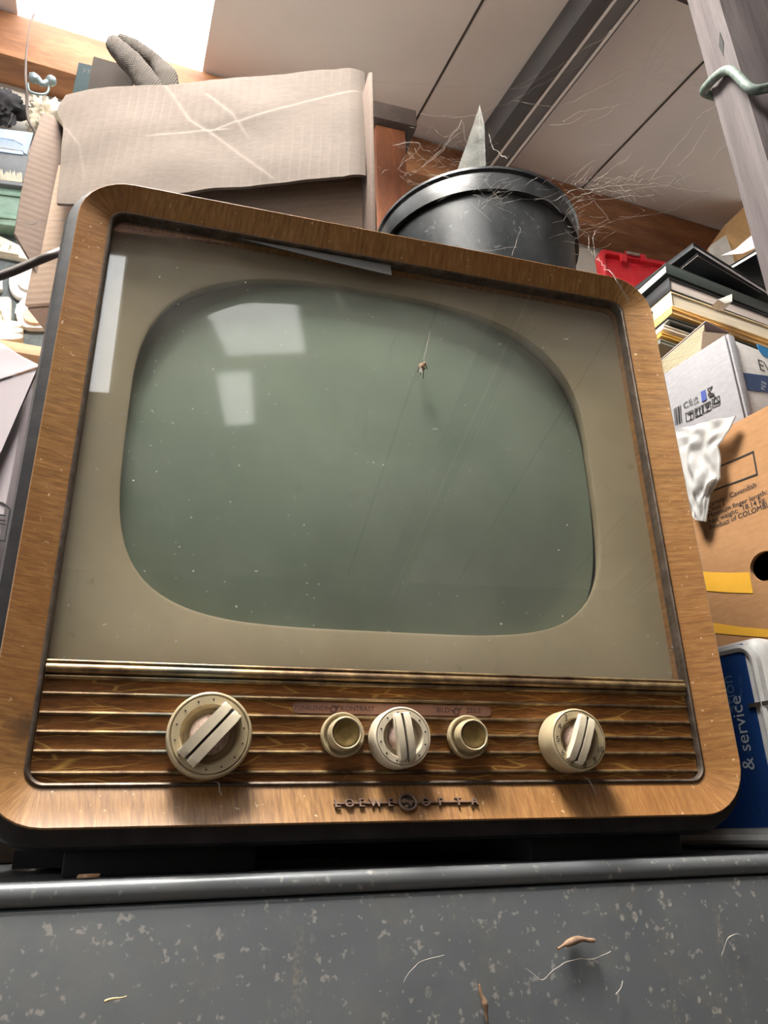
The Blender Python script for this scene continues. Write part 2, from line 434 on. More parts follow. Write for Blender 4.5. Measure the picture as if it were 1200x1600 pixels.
# ------------------------------------------------------------------ the shed
FLOOR = -0.93
UL, UR, WF = -3.0, 2.3, -4.2
SKU0, SKU1, SKW0, SKW1 = -1.08, -0.634, -0.001, -2.12      # the translucent roof sheet
def slab(u0, u1, w0, w1, h0, h1, mat, name, bev=0):
    bm = NB(); b_box(bm, cl(u0, w0, h0), E1 * (u1 - u0), E2 * (w1 - w0), -NC * (h1 - h0), bev)
    return struct(name, bm, mat)
bm = NB()
def cpiece(u0, u1, w0, w1): b_box(bm, cl(u0, w0, 0), E1 * (u1 - u0), E2 * (w1 - w0), NC * 0.03)
FU0, FU1, FW0, FW1 = -1.17, -1.0, -2.21, -2.86          # a second sheet lower down the roof, to the left
KU0, KU1, KW0, KW1 = -1.075, -0.64, -1.00, -1.50          # an added key-light panel just below the first sheet
cpiece(UL - .1, SKU0, .12, FW0); cpiece(UL - .1, FU1, FW0, FW1)
cpiece(UL - .1, SKU0, FW1, WF - .1); cpiece(SKU0, SKU1, .12, SKW0)
cpiece(SKU0, FU1, SKW1, FW0); cpiece(SKU0, FU1, FW1, WF - .1); cpiece(FU1, SKU1, SKW1, WF - .1)
cpiece(SKU1, UR + .1, .12, WF - .1)
struct('ceiling', bm, M['ceiling'])
M['sky'] = emis('translucent_roof_sheet', (0.97, 0.99, 1.0, 1), SKYLIGHT)
M['sky2'] = emis('translucent_roof_sheet_far', (0.97, 0.99, 1.0, 1), SKYLIGHT_FAR)
slab(SKU0, SKU1, SKW0, SKW1, -0.022, -0.016, M['sky'], 'window_1')
M['keyglow'] = emis('added_key_glow', (1.0, 0.96, 0.89, 1), KEY_GLOW)
bm = NB(); b_prism(bm, [cl(-1.19, -2.27, .001), cl(-.975, -2.27, .001), cl(-1.085, FW1, .001), cl(-1.30, FW1, .001)], -NC * .003); struct('window_2', bm, M['sky2'])
slab(KU0, KU1, KW0, KW1, -0.0155, -0.0105, M['keyglow'], 'key_light_panel')
k = 1
for u in (-0.045, 0.553, 1.152, 1.75, -1.82):
    slab(u - .003, u + .003, 0, WF, 0.0, 0.0012, M['seam'], 'trim_%d' % k); k += 1
for u in (0.14, -2.0, 1.45):        # rafters: left strip coloured dark for the side's shade, the rest grey
    slab(u, u + .034, 0, WF, 0.0013, 0.09, M['raftershade'], 'trim_%d' % k); k += 1
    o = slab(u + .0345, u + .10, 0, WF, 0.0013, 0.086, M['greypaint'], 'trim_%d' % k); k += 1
    bm = NB()
    for a in (.045, .088): b_box(bm, cl(u + a, 0, 0.0862), E1 * .006, E2 * WF, -NC * 0.003)
    struct('cover_strip', bm, M['ceiling'], o)
for w, h0, h1 in ((-0.94, .0905, .19), (-2.20, .0015, .07)):            # purlins
    if h0 < .05:
        slab(UL, UR, w, w + .07, h0, h1, M['orange_post'], 'trim_%d' % k); k += 1; continue
    slab(UL, UR, w, w + .085, h0, h1, M['orange_post'], 'trim_%d' % k); k += 1
    slab(UL, UR, w + .0855, w + .105, 0.0905, 0.17, M['greywood'], 'trim_%d' % k); k += 1
# wall plate along the top of the back wall
bm = NB(); p0 = cl(UL, 0, 0.004)
b_box(bm, p0, E1 * (UR - UL), -E2H * 0.10 - V((0, 0, 0.016)), V((0, 0, -0.145)), 0.004)
struct('trim_%d' % k, bm, M['beam']); k += 1
def wallpoly(name, a, b, th, mat):  # wall between two plan points (u,w), top under the roof
    pa, pb = cl(a[0], a[1], -0.004), cl(b[0], b[1], -0.004)
    bm = NB(); d = (pb - pa); d.z = 0; nn = V((d.y, -d.x, 0)).normalized() * th
    b_prism(bm, [V((pa.x, pa.y, FLOOR)), V((pb.x, pb.y, FLOOR)), pb, pa], nn)
    return struct(name, bm, mat)
wallpoly('wall_back', (UR, 0.0), (UL, 0.0), 0.06, M['wallwhite'])
M['leftfill'] = emis('left_fill_glow', (0.92, 0.96, 1.0, 1), LEFT_FILL)  # added fill light in the left wall, lifts ceiling and left-hand faces
def lwall(w0, w1, z0, z1):
    pa, pb = cl(UL, w0), cl(UL, w1)
    za = z1 if z1 is not None else pa.z + .004; zb = z1 if z1 is not None else pb.z + .004
    b_prism(bm, [V((pa.x, pa.y, z0)), V((pb.x, pb.y, z0)), V((pb.x, pb.y, zb)), V((pa.x, pa.y, za))], -E1 * 0.06)
bm = NB(); lwall(0, -0.4, FLOOR, None); lwall(-0.4, -2.4, FLOOR, -0.35); lwall(-0.4, -2.4, 0.95, None); lwall(-2.4, WF, FLOOR, None)
struct('wall_left', bm, M['wallwhite'])
bm = NB(); pa, pb = cl(UL, -0.4), cl(UL, -2.4)
b_prism(bm, [V((pa.x, pa.y, -.35)) - E1 * .03, V((pb.x, pb.y, -.35)) - E1 * .03, V((pb.x, pb.y, .95)) - E1 * .03, V((pa.x, pa.y, .95)) - E1 * .03], -E1 * 0.005)
struct('left_fill_panel', bm, M['leftfill'])
wallpoly('wall_front', (UL, WF), (UR, WF), 0.06, M['walldark'])
# right wall with a window opening built from four pieces
def rwall(w0, w1, z0, z1):
    pa, pb = cl(UR, w0), cl(UR, w1)
    za = z1 if z1 is not None else pa.z + .004; zb = z1 if z1 is not None else pb.z + .004
    b_prism(bm, [V((pa.x, pa.y, z0)), V((pb.x, pb.y, z0)), V((pb.x, pb.y, zb)), V((pa.x, pa.y, za))], E1 * 0.06)
bm = NB(); rwall(0, -0.25, FLOOR, None); rwall(-0.25, -1.9, FLOOR, 0.35); rwall(-0.25, -1.9, 1.45, None); rwall(-1.9, WF, FLOOR, None)
struct('wall_right', bm, M['walldark'])
M['daywin'] = emis('daylit_window_glass', (1.0, 0.97, 0.92, 1), SIDE_WINDOW)
bm = NB(); pa, pb = cl(UR, -0.25), cl(UR, -1.9)
b_prism(bm, [V((pa.x, pa.y, .35)) + E1 * .03, V((pb.x, pb.y, .35)) + E1 * .03, V((pb.x, pb.y, 1.45)) + E1 * .03, V((pa.x, pa.y, 1.45)) + E1 * .03], E1 * 0.005)
struct('window_3', bm, M['daywin'])
bm = NB()
c = [cl(UL - .1, .1), cl(UR + .1, .1), cl(UR + .1, WF - .1), cl(UL - .1, WF - .1)]
b_prism(bm, [V((q.x, q.y, FLOOR - .05)) for q in c], (0, 0, .05))
struct('floor', bm, M['floor'])

# ------------------------------------------------------------------ grey steel chest the television stands on
chest = thing('steel_chest', 'wide grey painted steel chest, splashed with lime spots, under the old television', 'chest', (0.3, 0.36, FLOOR))
bm = NB(); b_cbox(bm, (0.3, 0.375, (FLOOR - .0415) / 2), 2.1, 0.75, -FLOOR - .0415, 0.003); obj('body', bm, M['steel'], chest)
bm = NB(); b_cbox(bm, (0.3, 0.375, -.034), 2.104, 0.754, 0.012 + .001, 0.0055, 4); obj('lid', bm, M['steel'], chest)
TOP = -.0275

# ------------------------------------------------------------------ television
TVW, TVH = 0.54, 0.505
tv = thing('television', 'old wooden table television with a rounded green-grey screen and five knobs', 'television', (0.27, 0.2, TOP))
bm = NB()
def rr(o, r): return rrect(-o, TVW + o, -o, TVH + o, r)
b_loft(bm, [ring3(rr(-.02, .022), .0125), ring3(rr(.0035, .042), .0125), ring3(rr(.0095, .048), .0135), ring3(rr(.012, .052), .018),
            ring3(rr(.012, .052), .42), ring3(rr(.004, .044), .438), ring3(rr(-.02, .03), .44)], True, False, True)
obj('cabinet_shell', bm, M['shell'], tv)
IX0, IX1, IZ0, IZ1, IY = 0.0235, 0.5135, 0.0245, 0.483, 0.012
def fr(t):   # rectangle between outer edge (t=0) and inner edge (t=1)
    L = lambda a, b: a + (b - a) * t
    return rrect(L(0, IX0), L(TVW, IX1), L(0, IZ0), L(TVH, IZ1), L(.040, .012), 8, 14)
bm = NB()
rings = [ring3(fr(0), .0126), ring3(fr(0), .0022), ring3(fr(.02), .0006), ring3(fr(.05), .0002)] + [ring3(fr(t), .0003 + (IY - .0003) * t) for t in (.25, .5, .75, 1)] + [ring3(fr(1), .040)]
R = b_loft(bm, rings)
uvl = bm.loops.layers.uv.new('UVMap')
per = 0; us = []
P0 = rings[4]
for i in range(len(P0)): us.append(per); per += (P0[(i + 1) % len(P0)] - P0[i]).length
idx = {}
vv = [-.012, -.002, 0, .001, .007, .014, .021, .028, .05]
for i, rg in enumerate(R):
    for kk, vt in enumerate(rg): idx[vt] = (us[kk], vv[i], kk)
for f in bm.faces:
    ks = [idx[l.vert][2] for l in f.loops]; wrap = max(ks) - min(ks) > 20
    for l in f.loops:
        u, v_, kk = idx[l.vert]
        if wrap and kk == 0: u = per
        l[uvl].uv = (u, v_)
obj('veneer_front', bm, M['veneer'], tv, label='worn walnut veneer surround')
# bead round the inner edge
bm = NB()
P = rrect(IX0, IX1, IZ0, IZ1, .012, 10, 6)
c = V((.2685, 0, .2537)); rings = []
for off, y in ((-.0008, .013), (-.0004, .0110), (.0010, .0103), (.0022, .0113), (.0026, .020)):
    rings.append(ring3(rrect(IX0 + off, IX1 - off, IZ0 + off, IZ1 - off, .012 - off * .6, 10, 6), y))
b_loft(bm, rings); obj('inner_bead', bm, M['dull_trim'], tv)
# screen mask with the bulging opening
SCX, SCZ, SHX, SHZ = 0.2594, 0.299, 0.2042, 0.1626
def sup(a, s=1.0, grow=0.0):
    c_, s_ = math.cos(a), math.sin(a)
    t = (s_ + 1) / 2; ex = 4.3 + (3.0 - 4.3) * (t * t * (3 - 2 * t))
    r = (abs(c_) ** ex + abs(s_) ** ex) ** (-1 / ex)
    return SCX + (SHX * s + grow) * c_ * r, SCZ + (SHZ * s + grow) * s_ * r
NA = 160; MZ0 = 0.1005
def edge(a):
    c_, s_ = math.cos(a), math.sin(a); tx = ((IX1 - SCX) if c_ > 0 else (SCX - IX0)); tz = ((IZ1 - SCZ) if s_ > 0 else (SCZ - MZ0))
    t = min(tx / max(abs(c_) * SHX, 1e-6), tz / max(abs(s_) * SHZ, 1e-6))
    return SCX + c_ * SHX * t, SCZ + s_ * SHZ * t
angs = [2 * math.pi * i / NA for i in range(NA)]
bm = NB()
b_loft(bm, [[V((edge(a)[0], .0300, edge(a)[1])) for a in angs], [V((*sup(a, 1, .002)[:1], .0300, sup(a, 1, .002)[1])) for a in angs],
            [V((sup(a)[0], .0312, sup(a)[1])) for a in angs], [V((sup(a)[0], .036, sup(a)[1])) for a in angs], [V((sup(a, 1, .012)[0], .060, sup(a, 1, .012)[1])) for a in angs]])
obj('screen_mask', bm, M['mask'], tv)
TR, TY = 0.80, 0.0215
bm = NB(); rings = []
for j in range(1, 25):
    s = j / 24 * 1.03; rg = []
    for a in angs:
        x, z = sup(a); x = SCX + (x - SCX) * s; z = SCZ + (z - SCZ) * s
        d2 = (x - SCX) ** 2 + (z - SCZ) ** 2
        rg.append(V((x, TY + TR - math.sqrt(TR * TR - d2), z)))
    rings.append(rg)
rings.append([V((p.x, .11, p.z)) for p in rings[-1]])
b_loft(bm, rings, True, True, True); obj('picture_tube', bm, M['tube'], tv, 1.0, label='green-grey bulging picture tube')
bm = NB(); b_cbox(bm, (.2685, .0185, (.1012 + .4825) / 2), IX1 - IX0 - .002, .003, .4825 - .1012); obj('glass_pane', bm, M['pane'], tv)
# loose strip hanging from the top bead
bm = NB()
a0, a1, b1, b0 = at(372, 372, .013), at(610, 413, .0132), at(612, 430, .0128), at(480, 399, .0128)
b_prism(bm, [a0, a1, b1, b0], (0, .0012, 0)); obj('loose_bead_strip', bm, plain('dusty_loose_bead', (74, 72, 68), .6), tv, label='loose piece of bead hanging from the top edge')
# control panel
bm = NB(); P = rrect(IX0 + .001, IX1 - .001, IZ0 + .001, .1035, .009, 8, 10)
b_prism(bm, ring3(P, .0165), (0, .004, 0)); panel = obj('control_panel', bm, M['panel'], tv)
for z in (.0817, .0694, .0576, .0458, .0328):
    bm = NB(); b_tube(bm, [V((IX0 + .003 + (IX1 - IX0 - .006) * i / 12, .0158, z)) for i in range(13)], .0015, 8)
    obj('brass_strip', bm, M['brass'], tv)
for z, r in ((.1022, .0014), (.0976, .0034), (.0922, .0016)):
    bm = NB(); b_tube(bm, [V((IX0 + .003 + (IX1 - IX0 - .006) * i / 12, .0145, z)) for i in range(13)], r, 12)
    obj('brass_moulding', bm, M['brass'], tv)
# scale label
M['label_tape'] = plain('purplish_scale_label', (124, 88, 70), 0.5, 0.12, 90)
p0, p1 = at(458, 1100, .0150), at(768, 1122, .0150)
lw, lh = p1.x - p0.x, .0076
bm = NB(); P = [(p0.x + x, z) for x, z in rrect(0, lw, .0719, .0719 + lh, .003, 6, 6)]
b_prism(bm, ring3(P, .0154), (0, .0012, 0)); lab = obj('scale_label', bm, M['label_tape'], tv)
bm = NB()
def ltxt(s, px, size=.0056, al='CENTER'):
    b_text(bm, s, size, (at(px, 1108, .0152).x, .01535, .0741), (1, 0, 0), (0, 0, 1), .0001, align=al)
for px, tx in ((521, (('TONBLENDE', 486, .0042), ('KONTRAST', 559, .0048))), (713, (('BILD', 692, .0050), ('ZEILE', 740, .0050)))):
    bm = NB()
    for q_ in tx: ltxt(*q_)
    cx = at(px, 1110, .0152).x
    b_tube(bm, [V((cx + .0022 * math.cos(a), .0152, .0752 + .0022 * math.sin(a))) for a in [i * math.pi / 8 for i in range(17)]], .0003, 5)
    b_tube(bm, [V((cx + .0016, .0152, .0762)), V((cx + .0044, .0152, .0776))], .0003, 5); b_tube(bm, [V((cx - .0042, .0152, .0762)), V((cx - .0022, .0152, .0752))], .0003, 5)
    obj('scale_lettering', bm, M['brown_ink'], lab)

AX = V((0, -1, 0))
def grip(parent, c, ang, L, Wd, y0, h, mats):
    """finger bar across a knob: two rails with a dark slot between"""
    d = V((math.cos(ang), 0, math.sin(ang))); s = V((-math.sin(ang), 0, math.cos(ang)))
    bm = NB(); rail = (Wd - .0018) / 2; N = 12
    for sg in (-1, 1):
        o = c + s * (sg * (.0009 + rail / 2) - rail / 2)
        pts = []
        for i in range(N + 1):
            t = -1 + 2 * i / N; pts.append(V((o.x, 0, o.z)) + d * (t * L / 2 * (1 - .06)) + V((0, y0 - h * (1 - .28 * abs(t) ** 2.4), 0)))
        pts = [V((o.x, 0, o.z)) - d * (L / 2) + V((0, y0 + .004, 0))] + pts + [V((o.x, 0, o.z)) + d * (L / 2) + V((0, y0 + .004, 0))]
        b_prism(bm, pts, s * rail, .0006)
    g = obj('grip', bm, mats[0], parent)
    bm = NB(); b_box(bm, V((c.x, y0 + .003, c.z)) - d * (L * .46) - s * .0010, d * (L * .92), s * .0020, (0, -h * .72 - .003, 0)); obj('grip_slot', bm, M['knob_dark'], parent)
def dial(px, py, r, y_face, ang, style, label):
    c = at(px, py, y_face); base = .0148
    H = base - y_face                 # how far the face stands off the panel
    bm = NB()
    fm = M['ivory'] if style == 'ivory' else M['tan_dial']
    prof = [(r * .90, 0), (r * .97, .0012), (r, .003), (r, H - .0026), (r * .985, H - .0008), (r * .95, H), (r * .925, H), (r * .915, H - .0010), (r * .90, H - .0010), (r * .885, H + .0003), (r * .70, H + .0005), (r * .665, H - .0012), (r * .60, H - .0060), (r * .0, H - .0060)]
    b_lathe(bm, prof, V((c.x, base, c.z)), AX, 56)
    kb = obj('knob', bm, fm, tv, 0.5, label=label)
    bm = NB(); b_lathe(bm, [(r * .47, H - .0062), (r * .46, H - .0030), (r * .38, H - .0012), (r * .2, H - .0003), (0, H)], V((c.x, base, c.z)), AX, 36)
    obj('hub', bm, M['dust_cap'], kb)
    grip(kb, c, ang, r * 1.62, r * .54, y_face + .0015, .0085, (M['ivory'],))
    bm = NB()
    if style == 'numbered':
        for s_, a in (('3', 122), ('4', 150), ('5', 180), ('6', 212), ('7', 242), ('8', 275), ('9', 305), ('10', 335)):
            aa = math.radians(a); q = V((c.x + r * .79 * math.cos(aa), y_face - .0008, c.z + r * .79 * math.sin(aa)))
            rt = V((math.cos(aa - math.pi / 2), 0, math.sin(aa - math.pi / 2))); up = V((math.cos(aa), 0, math.sin(aa)))
            rt, up = V((1, 0, 0)), V((0, 0, 1))
            b_text(bm, s_, .0062, q - up * .0021, rt, up, .0001, align='CENTER')
    else:
        n_ = 14 if style == 'dots' else 12
        for i in range(n_):
            aa = 2 * math.pi * (i + .4) / n_
            b_disc(bm, V((c.x + r * .80 * math.cos(aa), y_face - .0003, c.z + r * .80 * math.sin(aa))), .0006, AX, .0004, 8)
    obj('dial_markings', bm, M['ink'], kb)
    return kb
dial(328, 1147, .0272, -.0050, math.radians(48), 'dots', 'large left knob with tan dial and ivory grip')
dial(630, 1151, .0205, -.0050, math.radians(97), 'ivory', 'ivory middle knob with an upright grip')
dial(905, 1155, .0222, -.0085, math.radians(66), 'numbered', 'large right knob with a numbered dial')
for px, py in ((536, 1148), (732, 1151)):
    c = at(px, py, .009); base = .0148; bm = NB(); r = .0152
    b_lathe(bm, [(r * .9, 0), (r, .002), (r, .0058), (r * .96, .0068), (r * .90, .0068), (r * .87, .0050), (r * .78, .0046), (0, .0046)], V((c.x, base, c.z)), AX, 44)
    kb = obj('small_knob', bm, M['tan_dial'], tv, 0.5)
    bm = NB(); r2 = .0112; rings = []
    prof = [(r2 * .98, .0045), (r2, .006), (r2, .0150), (r2 * .97, .0164), (r2 * .90, .0168), (r2 * .84, .0160), (r2 * .80, .0138), (0, .0138)]
    seg = 60; ax, a_, b_ = frame_of(AX); cc = V((c.x, base, c.z))
    for rad, h in prof:
        rings.append([cc + ax * h + (a_ * math.cos(2 * math.pi * k2 / seg) + b_ * math.sin(2 * math.pi * k2 / seg)) * (max(rad, 1e-5) * (1 + (.018 if k2 % 2 and .005 < h < .0155 and rad > r2 * .9 else 0))) for k2 in range(seg)])
    b_loft(bm, rings, True, True, True); inn = obj('inner_knob', bm, M['tan_dial'], kb, 0.5)
    bm = NB(); b_lathe(bm, [(r2 * .80, .0150), (r2 * .79, .0160), (r2 * .74, .0160), (r2 * .6, .0154), (r2 * .3, .0149), (0, .0147)], cc, AX, 36); obj('brass_disc', bm, M['bright_brass'], kb, 0.8)
# raised badge on the lower surround
SN = V((0, -.0233, .012)).normalized(); SU = V((0, .012, .0233)).normalized()
def strip_pt(px, z): 
    y = .012 * z / .0245; q = at(px, 1257, y); return V((q.x, y, z))
badge = None
M['badge'] = plain('bronzed_badge_metal', (112, 90, 76), 0.5, 0.15, 200, metal=0.4)
bm = NB(); q0, q1 = strip_pt(521, .0118), strip_pt(745, .0118)
b_box(bm, q0 - SU * .0007, V((q1.x - q0.x, 0, 0)), SU * .0014, SN * .0018, .0003, 1); badge = obj('badge', bm, M['badge'], tv)
bm = NB()
for chs, px in (('L', 526), ('O', 545), ('E', 564), ('W', 586), ('E', 609), ('O', 664), ('P', 688), ('T', 715), ('A', 740)):
    q = strip_pt(px, .0118); b_text(bm, chs, .0082, q - SU * .0029, (1, 0, 0), SU, .0016, .0010, align='CENTER', bold=.02)
obj('badge_lettering', bm, M['badge'], badge, 0.5)
bm = NB(); q = strip_pt(636.5, .0120)
b_tube(bm, [q + SN * .0016 + (V((1, 0, 0)) * math.cos(a) + SU * math.sin(a)) * .0058 for a in [i * math.pi / 16 for i in range(33)]], .0010, 8)
pp = lambda x, y: q + V((x, 0, 0)) + SU * y + SN * .0006
b_prism(bm, [pp(-.0050, .0008), pp(-.0030, .0024), pp(.0002, .0012), pp(.0036, .0012), pp(.0048, -.0006), pp(.0030, -.0006), pp(.0016, -.0036), pp(.0006, -.0010), pp(-.0020, .0004), pp(-.0034, -.0014)], SN * .0016)
b_prism(bm, [pp(-.0022, -.0018), pp(.0002, -.0022), pp(-.0010, -.0044), pp(-.0030, -.0034)], SN * .0014)
obj('badge_emblem', bm, M['badge'], badge, 0.5)
bm = NB(); b_disc(bm, q + SN * .0003, .0056, SN, .0004, 32); obj('emblem_ground', bm, M['knob_dark'], badge)
for x0, x1 in ((.05, .17), (.37, .50)):
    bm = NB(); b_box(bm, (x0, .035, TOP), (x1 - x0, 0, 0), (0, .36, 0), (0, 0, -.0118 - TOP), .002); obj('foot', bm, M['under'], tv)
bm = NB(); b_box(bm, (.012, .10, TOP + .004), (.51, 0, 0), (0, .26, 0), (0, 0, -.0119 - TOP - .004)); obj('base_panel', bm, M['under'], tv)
TVTOP = TVH + .012
# ------------------------------------------------------------------ cardboard box on the television, with open flaps
def yawdir(deg): a = math.radians(deg); return V((math.cos(a), math.sin(a), 0)), V((-math.sin(a), math.cos(a), 0))
BE, BD = yawdir(-20)                 # along the front, away from the viewer
M['card'] = cardboard('grey_brown_cardboard', (97, 86, 78), tuple(BE), 95)
M['card_plain'] = cardboard('plain_cardboard', (156, 134, 116), (0, 0, 1), 120, amount=0.1)
BW, BDEP, BT = .364, .20, .829
bc = V((.2635, .082, TVTOP + .001))     # front right bottom corner
lc = bc - BE * BW
box = thing('cardboard_box', 'large worn cardboard box with hanging creased flap on top of the television', 'box', (bc + lc) / 2 + BD * .1)
bm = NB(); th = .005; hz = BT - bc.z - .004
b_box(bm, lc + BD * .012, BE * BW, BD * BDEP, (0, 0, th))                         # bottom
b_box(bm, lc + BD * .012 + V((0, 0, th)), BE * th, BD * BDEP, (0, 0, hz - th))      # left side
b_box(bm, bc - BE * th + BD * .012 + V((0, 0, th)), BE * th, BD * BDEP, (0, 0, hz - th))
b_box(bm, lc + BD * (BDEP + .0125), BE * BW, BD * th, (0, 0, hz))
b_box(bm, lc + BD * .012 + V((0, 0, hz)), BE * BW, BD * (BDEP + .005), (0, 0, th))   # top
obj('body', bm, M['card_plain'], box)
bm = NB(); b_box(bm, lc + BD * .005, BE * BW, BD * .005, (0, 0, .20), .001); obj('lower_flap', bm, M['card_plain'], box)
# the long front flap: surface with creases
cr = [[(250, 122), (300, 200), (345, 232), (380, 262), (425, 298)], [(345, 215), (420, 190), (480, 170), (558, 150)], [(110, 215), (132, 245), (140, 290)], [(330, 160), (365, 190), (385, 220)], [(250, 225), (300, 222), (345, 218)]]
tl, tr_ = lc + V((0, 0, hz + .003)), bc + V((0, 0, hz + .003))
def flap_uv(px, py):
    q = onpl(px, py, bc, BD); return ((q - lc).dot(BE) / BW, (tl.z - q.z) / .19)
crs = [[flap_uv(*p) for p in c_] for c_ in cr]
def seg_d(p, a, b):
    ax_, ay = p[0] * BW - a[0] * BW, (p[1] - a[1]) * .19; bx, by = (b[0] - a[0]) * BW, (b[1] - a[1]) * .19
    t = max(0, min(1, (ax_ * bx + ay * by) / (bx * bx + by * by + 1e-12)))
    dx, dy = ax_ - bx * t, ay - by * t
    sd = (bx * dy - by * dx); return math.hypot(dx, dy) * (1 if sd > 0 else -1)
def flapfn(u, v):
    xl_ = .02 + .07 * v - (.03 * math.exp(-((v - .15) / .12) ** 2)); x = xl_ + u * (1.012 - xl_)
    vb = 1.01 + .045 * (1 - u) + .012 * noise.noise(V((u * 9, 0, 3))) + (.03 * math.sin(u * 8) if u < .3 else 0)
    if u > .93: vb -= (u - .93) * .5
    vtop = .012 * max(0, noise.noise(V((u * 14, 2, 0)))) + (.03 * max(0, .10 - u) / .10)
    vv = vtop + v * (vb - vtop)
    out = .004 + .020 * v + .003 * noise.noise(V((u * 4, v * 3, 0)))
    for c_ in crs:
        dmin = min((seg_d((x, vv), a, b) for a, b in zip(c_, c_[1:])), key=abs)
        if abs(dmin) < .02:
            out += (.35 if c_ is crs[2] else 1) * .0006 * math.tanh(dmin / .0014) * math.exp(-(dmin / .010) ** 2) + .0003 * math.exp(-(dmin / .0014) ** 2)
    if u > .94: out -= (u - .94) ** 2 * 2.0
    return lc + BE * (x * BW) + V((0, 0, tl.z - lc.z - vv * .19)) - BD * out
bm = NB(); b_thick(bm, flapfn, 260, 130, BD * .0035)
obj('front_flap', bm, M['card'], box, 1.2, label='long front flap with diagonal creases')
# left flap swung outwards; right flap seen edge-on
M['card_shaded'] = cardboard('shaded_cardboard', (104, 88, 78), (0, 0, 1), 120, amount=0.08)  # flap board with the flaps' shade put into its colour
h0, h1 = onpl(98, 200, lc, BD), onpl(70, 462, lc, BD)
LD = (-BE * .80 - BD * .60).normalized(); LNn = V((0, 0, 1)).cross(LD)
def onleft(px, py): return onpl(px, py, lc + BD * .004 - BE * .001, LNn)
bm = NB(); b_prism(bm, [onleft(*p) for p in ((99, 205), (82, 183), (66, 180), (47, 232), (33, 300), (21, 368), (48, 413), (68, 456), (80, 430))], LNn * .0042, .0006)
b_tube(bm, [onleft(*p) - LNn * .0003 for p in ((40, 268), (50, 288), (64, 307), (72, 332))], [.0004, .0012, .0012, .0004], 6)
obj('left_flap', bm, M['card_shaded'], box, label='open left flap')
RD = (BE * .35 - BD * .94).normalized()
bm = NB(); b_box(bm, bc + BD * .011 + V((0, 0, .006)), -BE * .0044, RD * .042, (0, 0, .262), .0006); obj('right_flap', bm, M['card_shaded'], box)
# things lying on the box
M['knit'] = None
n = NT('grey_knit'); w1 = n.math('SINE', n.math('MULTIPLY', n.dot((.6, 0, -.8)), 1900)); w2 = n.math('SINE', n.math('MULTIPLY', n.dot((.8, 0, .6)), 1500))
kn = n.math('MULTIPLY', w1, w2); col = n.mix(n.ramp(kn, [(0.2, 0.5), (0.6, 0.0)]), srgb(84, 78, 73), srgb(58, 54, 51))
n.set(base=col, rough=0.95, spec=0.1); n.bump(kn, 0.5, 0.001); M['knit'] = n.m
BTOP = BT + .0005
def glove_finger(bm, pts, rs, squash=.55):
    P = spline(pts, 8); n_ = len(P); rings = []
    for i, p in enumerate(P):
        t = (P[min(i + 1, n_ - 1)] - P[max(i - 1, 0)]).normalized(); s = t.cross(V((0, 1, 0))).normalized(); f = s.cross(t)
        q = i / (n_ - 1); k_ = q * (len(rs) - 1); a = int(min(k_, len(rs) - 2)); r = rs[a] + (rs[a + 1] - rs[a]) * (k_ - a)
        rings.append([p + (s * math.cos(b * math.pi / 7) + f * math.sin(b * math.pi / 7) * squash) * r * (1 + .05 * noise.noise(p * 90)) for b in range(14)])
    b_loft(bm, rings, True, True, True)
gy = .205
gl = thing('knitted_glove', 'dusty grey knitted glove folded over on top of the large cardboard box', 'glove', V((.02, gy, BTOP)))
bm = NB(); glove_finger(bm, [at(178, 58, gy), at(182, 72, gy), at(200, 92, gy), at(218, 112, gy), at(232, 133, gy), at(240, 148, gy)], [.006, .0135, .0165, .0165, .017, .015]); obj('front_half', bm, M['knit'], gl, 1.2)
bm = NB(); glove_finger(bm, [at(186, 56, gy + .018), at(206, 70, gy + .02), at(226, 84, gy + .022), at(246, 100, gy + .024), at(260, 118, gy + .02), at(262, 140, gy + .02)], [.005, .012, .0125, .012, .015, .014]); obj('back_half', bm, M['knit'], gl, 1.2)
M['tealcard'] = plain('grey_teal_card', (28, 38, 40), 0.9, spec=0.1); M['darkcard'] = plain('dark_book_cloth', (58, 62, 64), 0.7); M['browncard'] = plain('grey_brown_card', (42, 36, 32), 0.9, spec=0.1)
# small upright packs behind the front edge of the box
q0 = at(124, 112, .30); q1 = at(148, 107, .30)
bm = NB(); b_box(bm, V((q0.x, .285, BTOP)), V((q1.x - q0.x + .012, 0, 0)), (0, .02, 0), (0, 0, q0.z - BTOP), .001)
tp = tag(obj('small_carton', bm, M['tealcard']), 'small grey-teal carton at left edge of the cardboard box top', 'carton')
bm = NB(); b_text(bm, '3TER', .011, V((q0.x + .006, .285, q0.z - .018)), (1, 0, 0), (0, 0, 1), .0003); obj('print', bm, M['ink'], tp)
q0 = at(147, 98, .26); q1 = at(210, 116, .26)
bm = NB(); b_prism(bm, [V((q0.x, .25, BTOP)), V((q1.x, .25, BTOP)), V((q1.x, .25, q1.z)), V((q0.x + .03, .25, q0.z - .003)), V((q0.x, .25, q0.z))], (0, .018, 0), .0008)
tag(obj('small_carton', bm, M['browncard']), 'small grey-brown carton beside the glove on the box top', 'carton')
q0 = at(155, 94, .31); q1 = at(190, 104, .31)
bm = NB(); b_box(bm, V((q0.x, .305, BTOP)), V((q1.x - q0.x, 0, -.01)), (0, .025, 0), (0, 0, q0.z - BTOP), .001)
b_ = tag(obj('book', bm, M['darkcard']), 'dark cloth-bound book standing behind the small grey-brown carton', 'book')

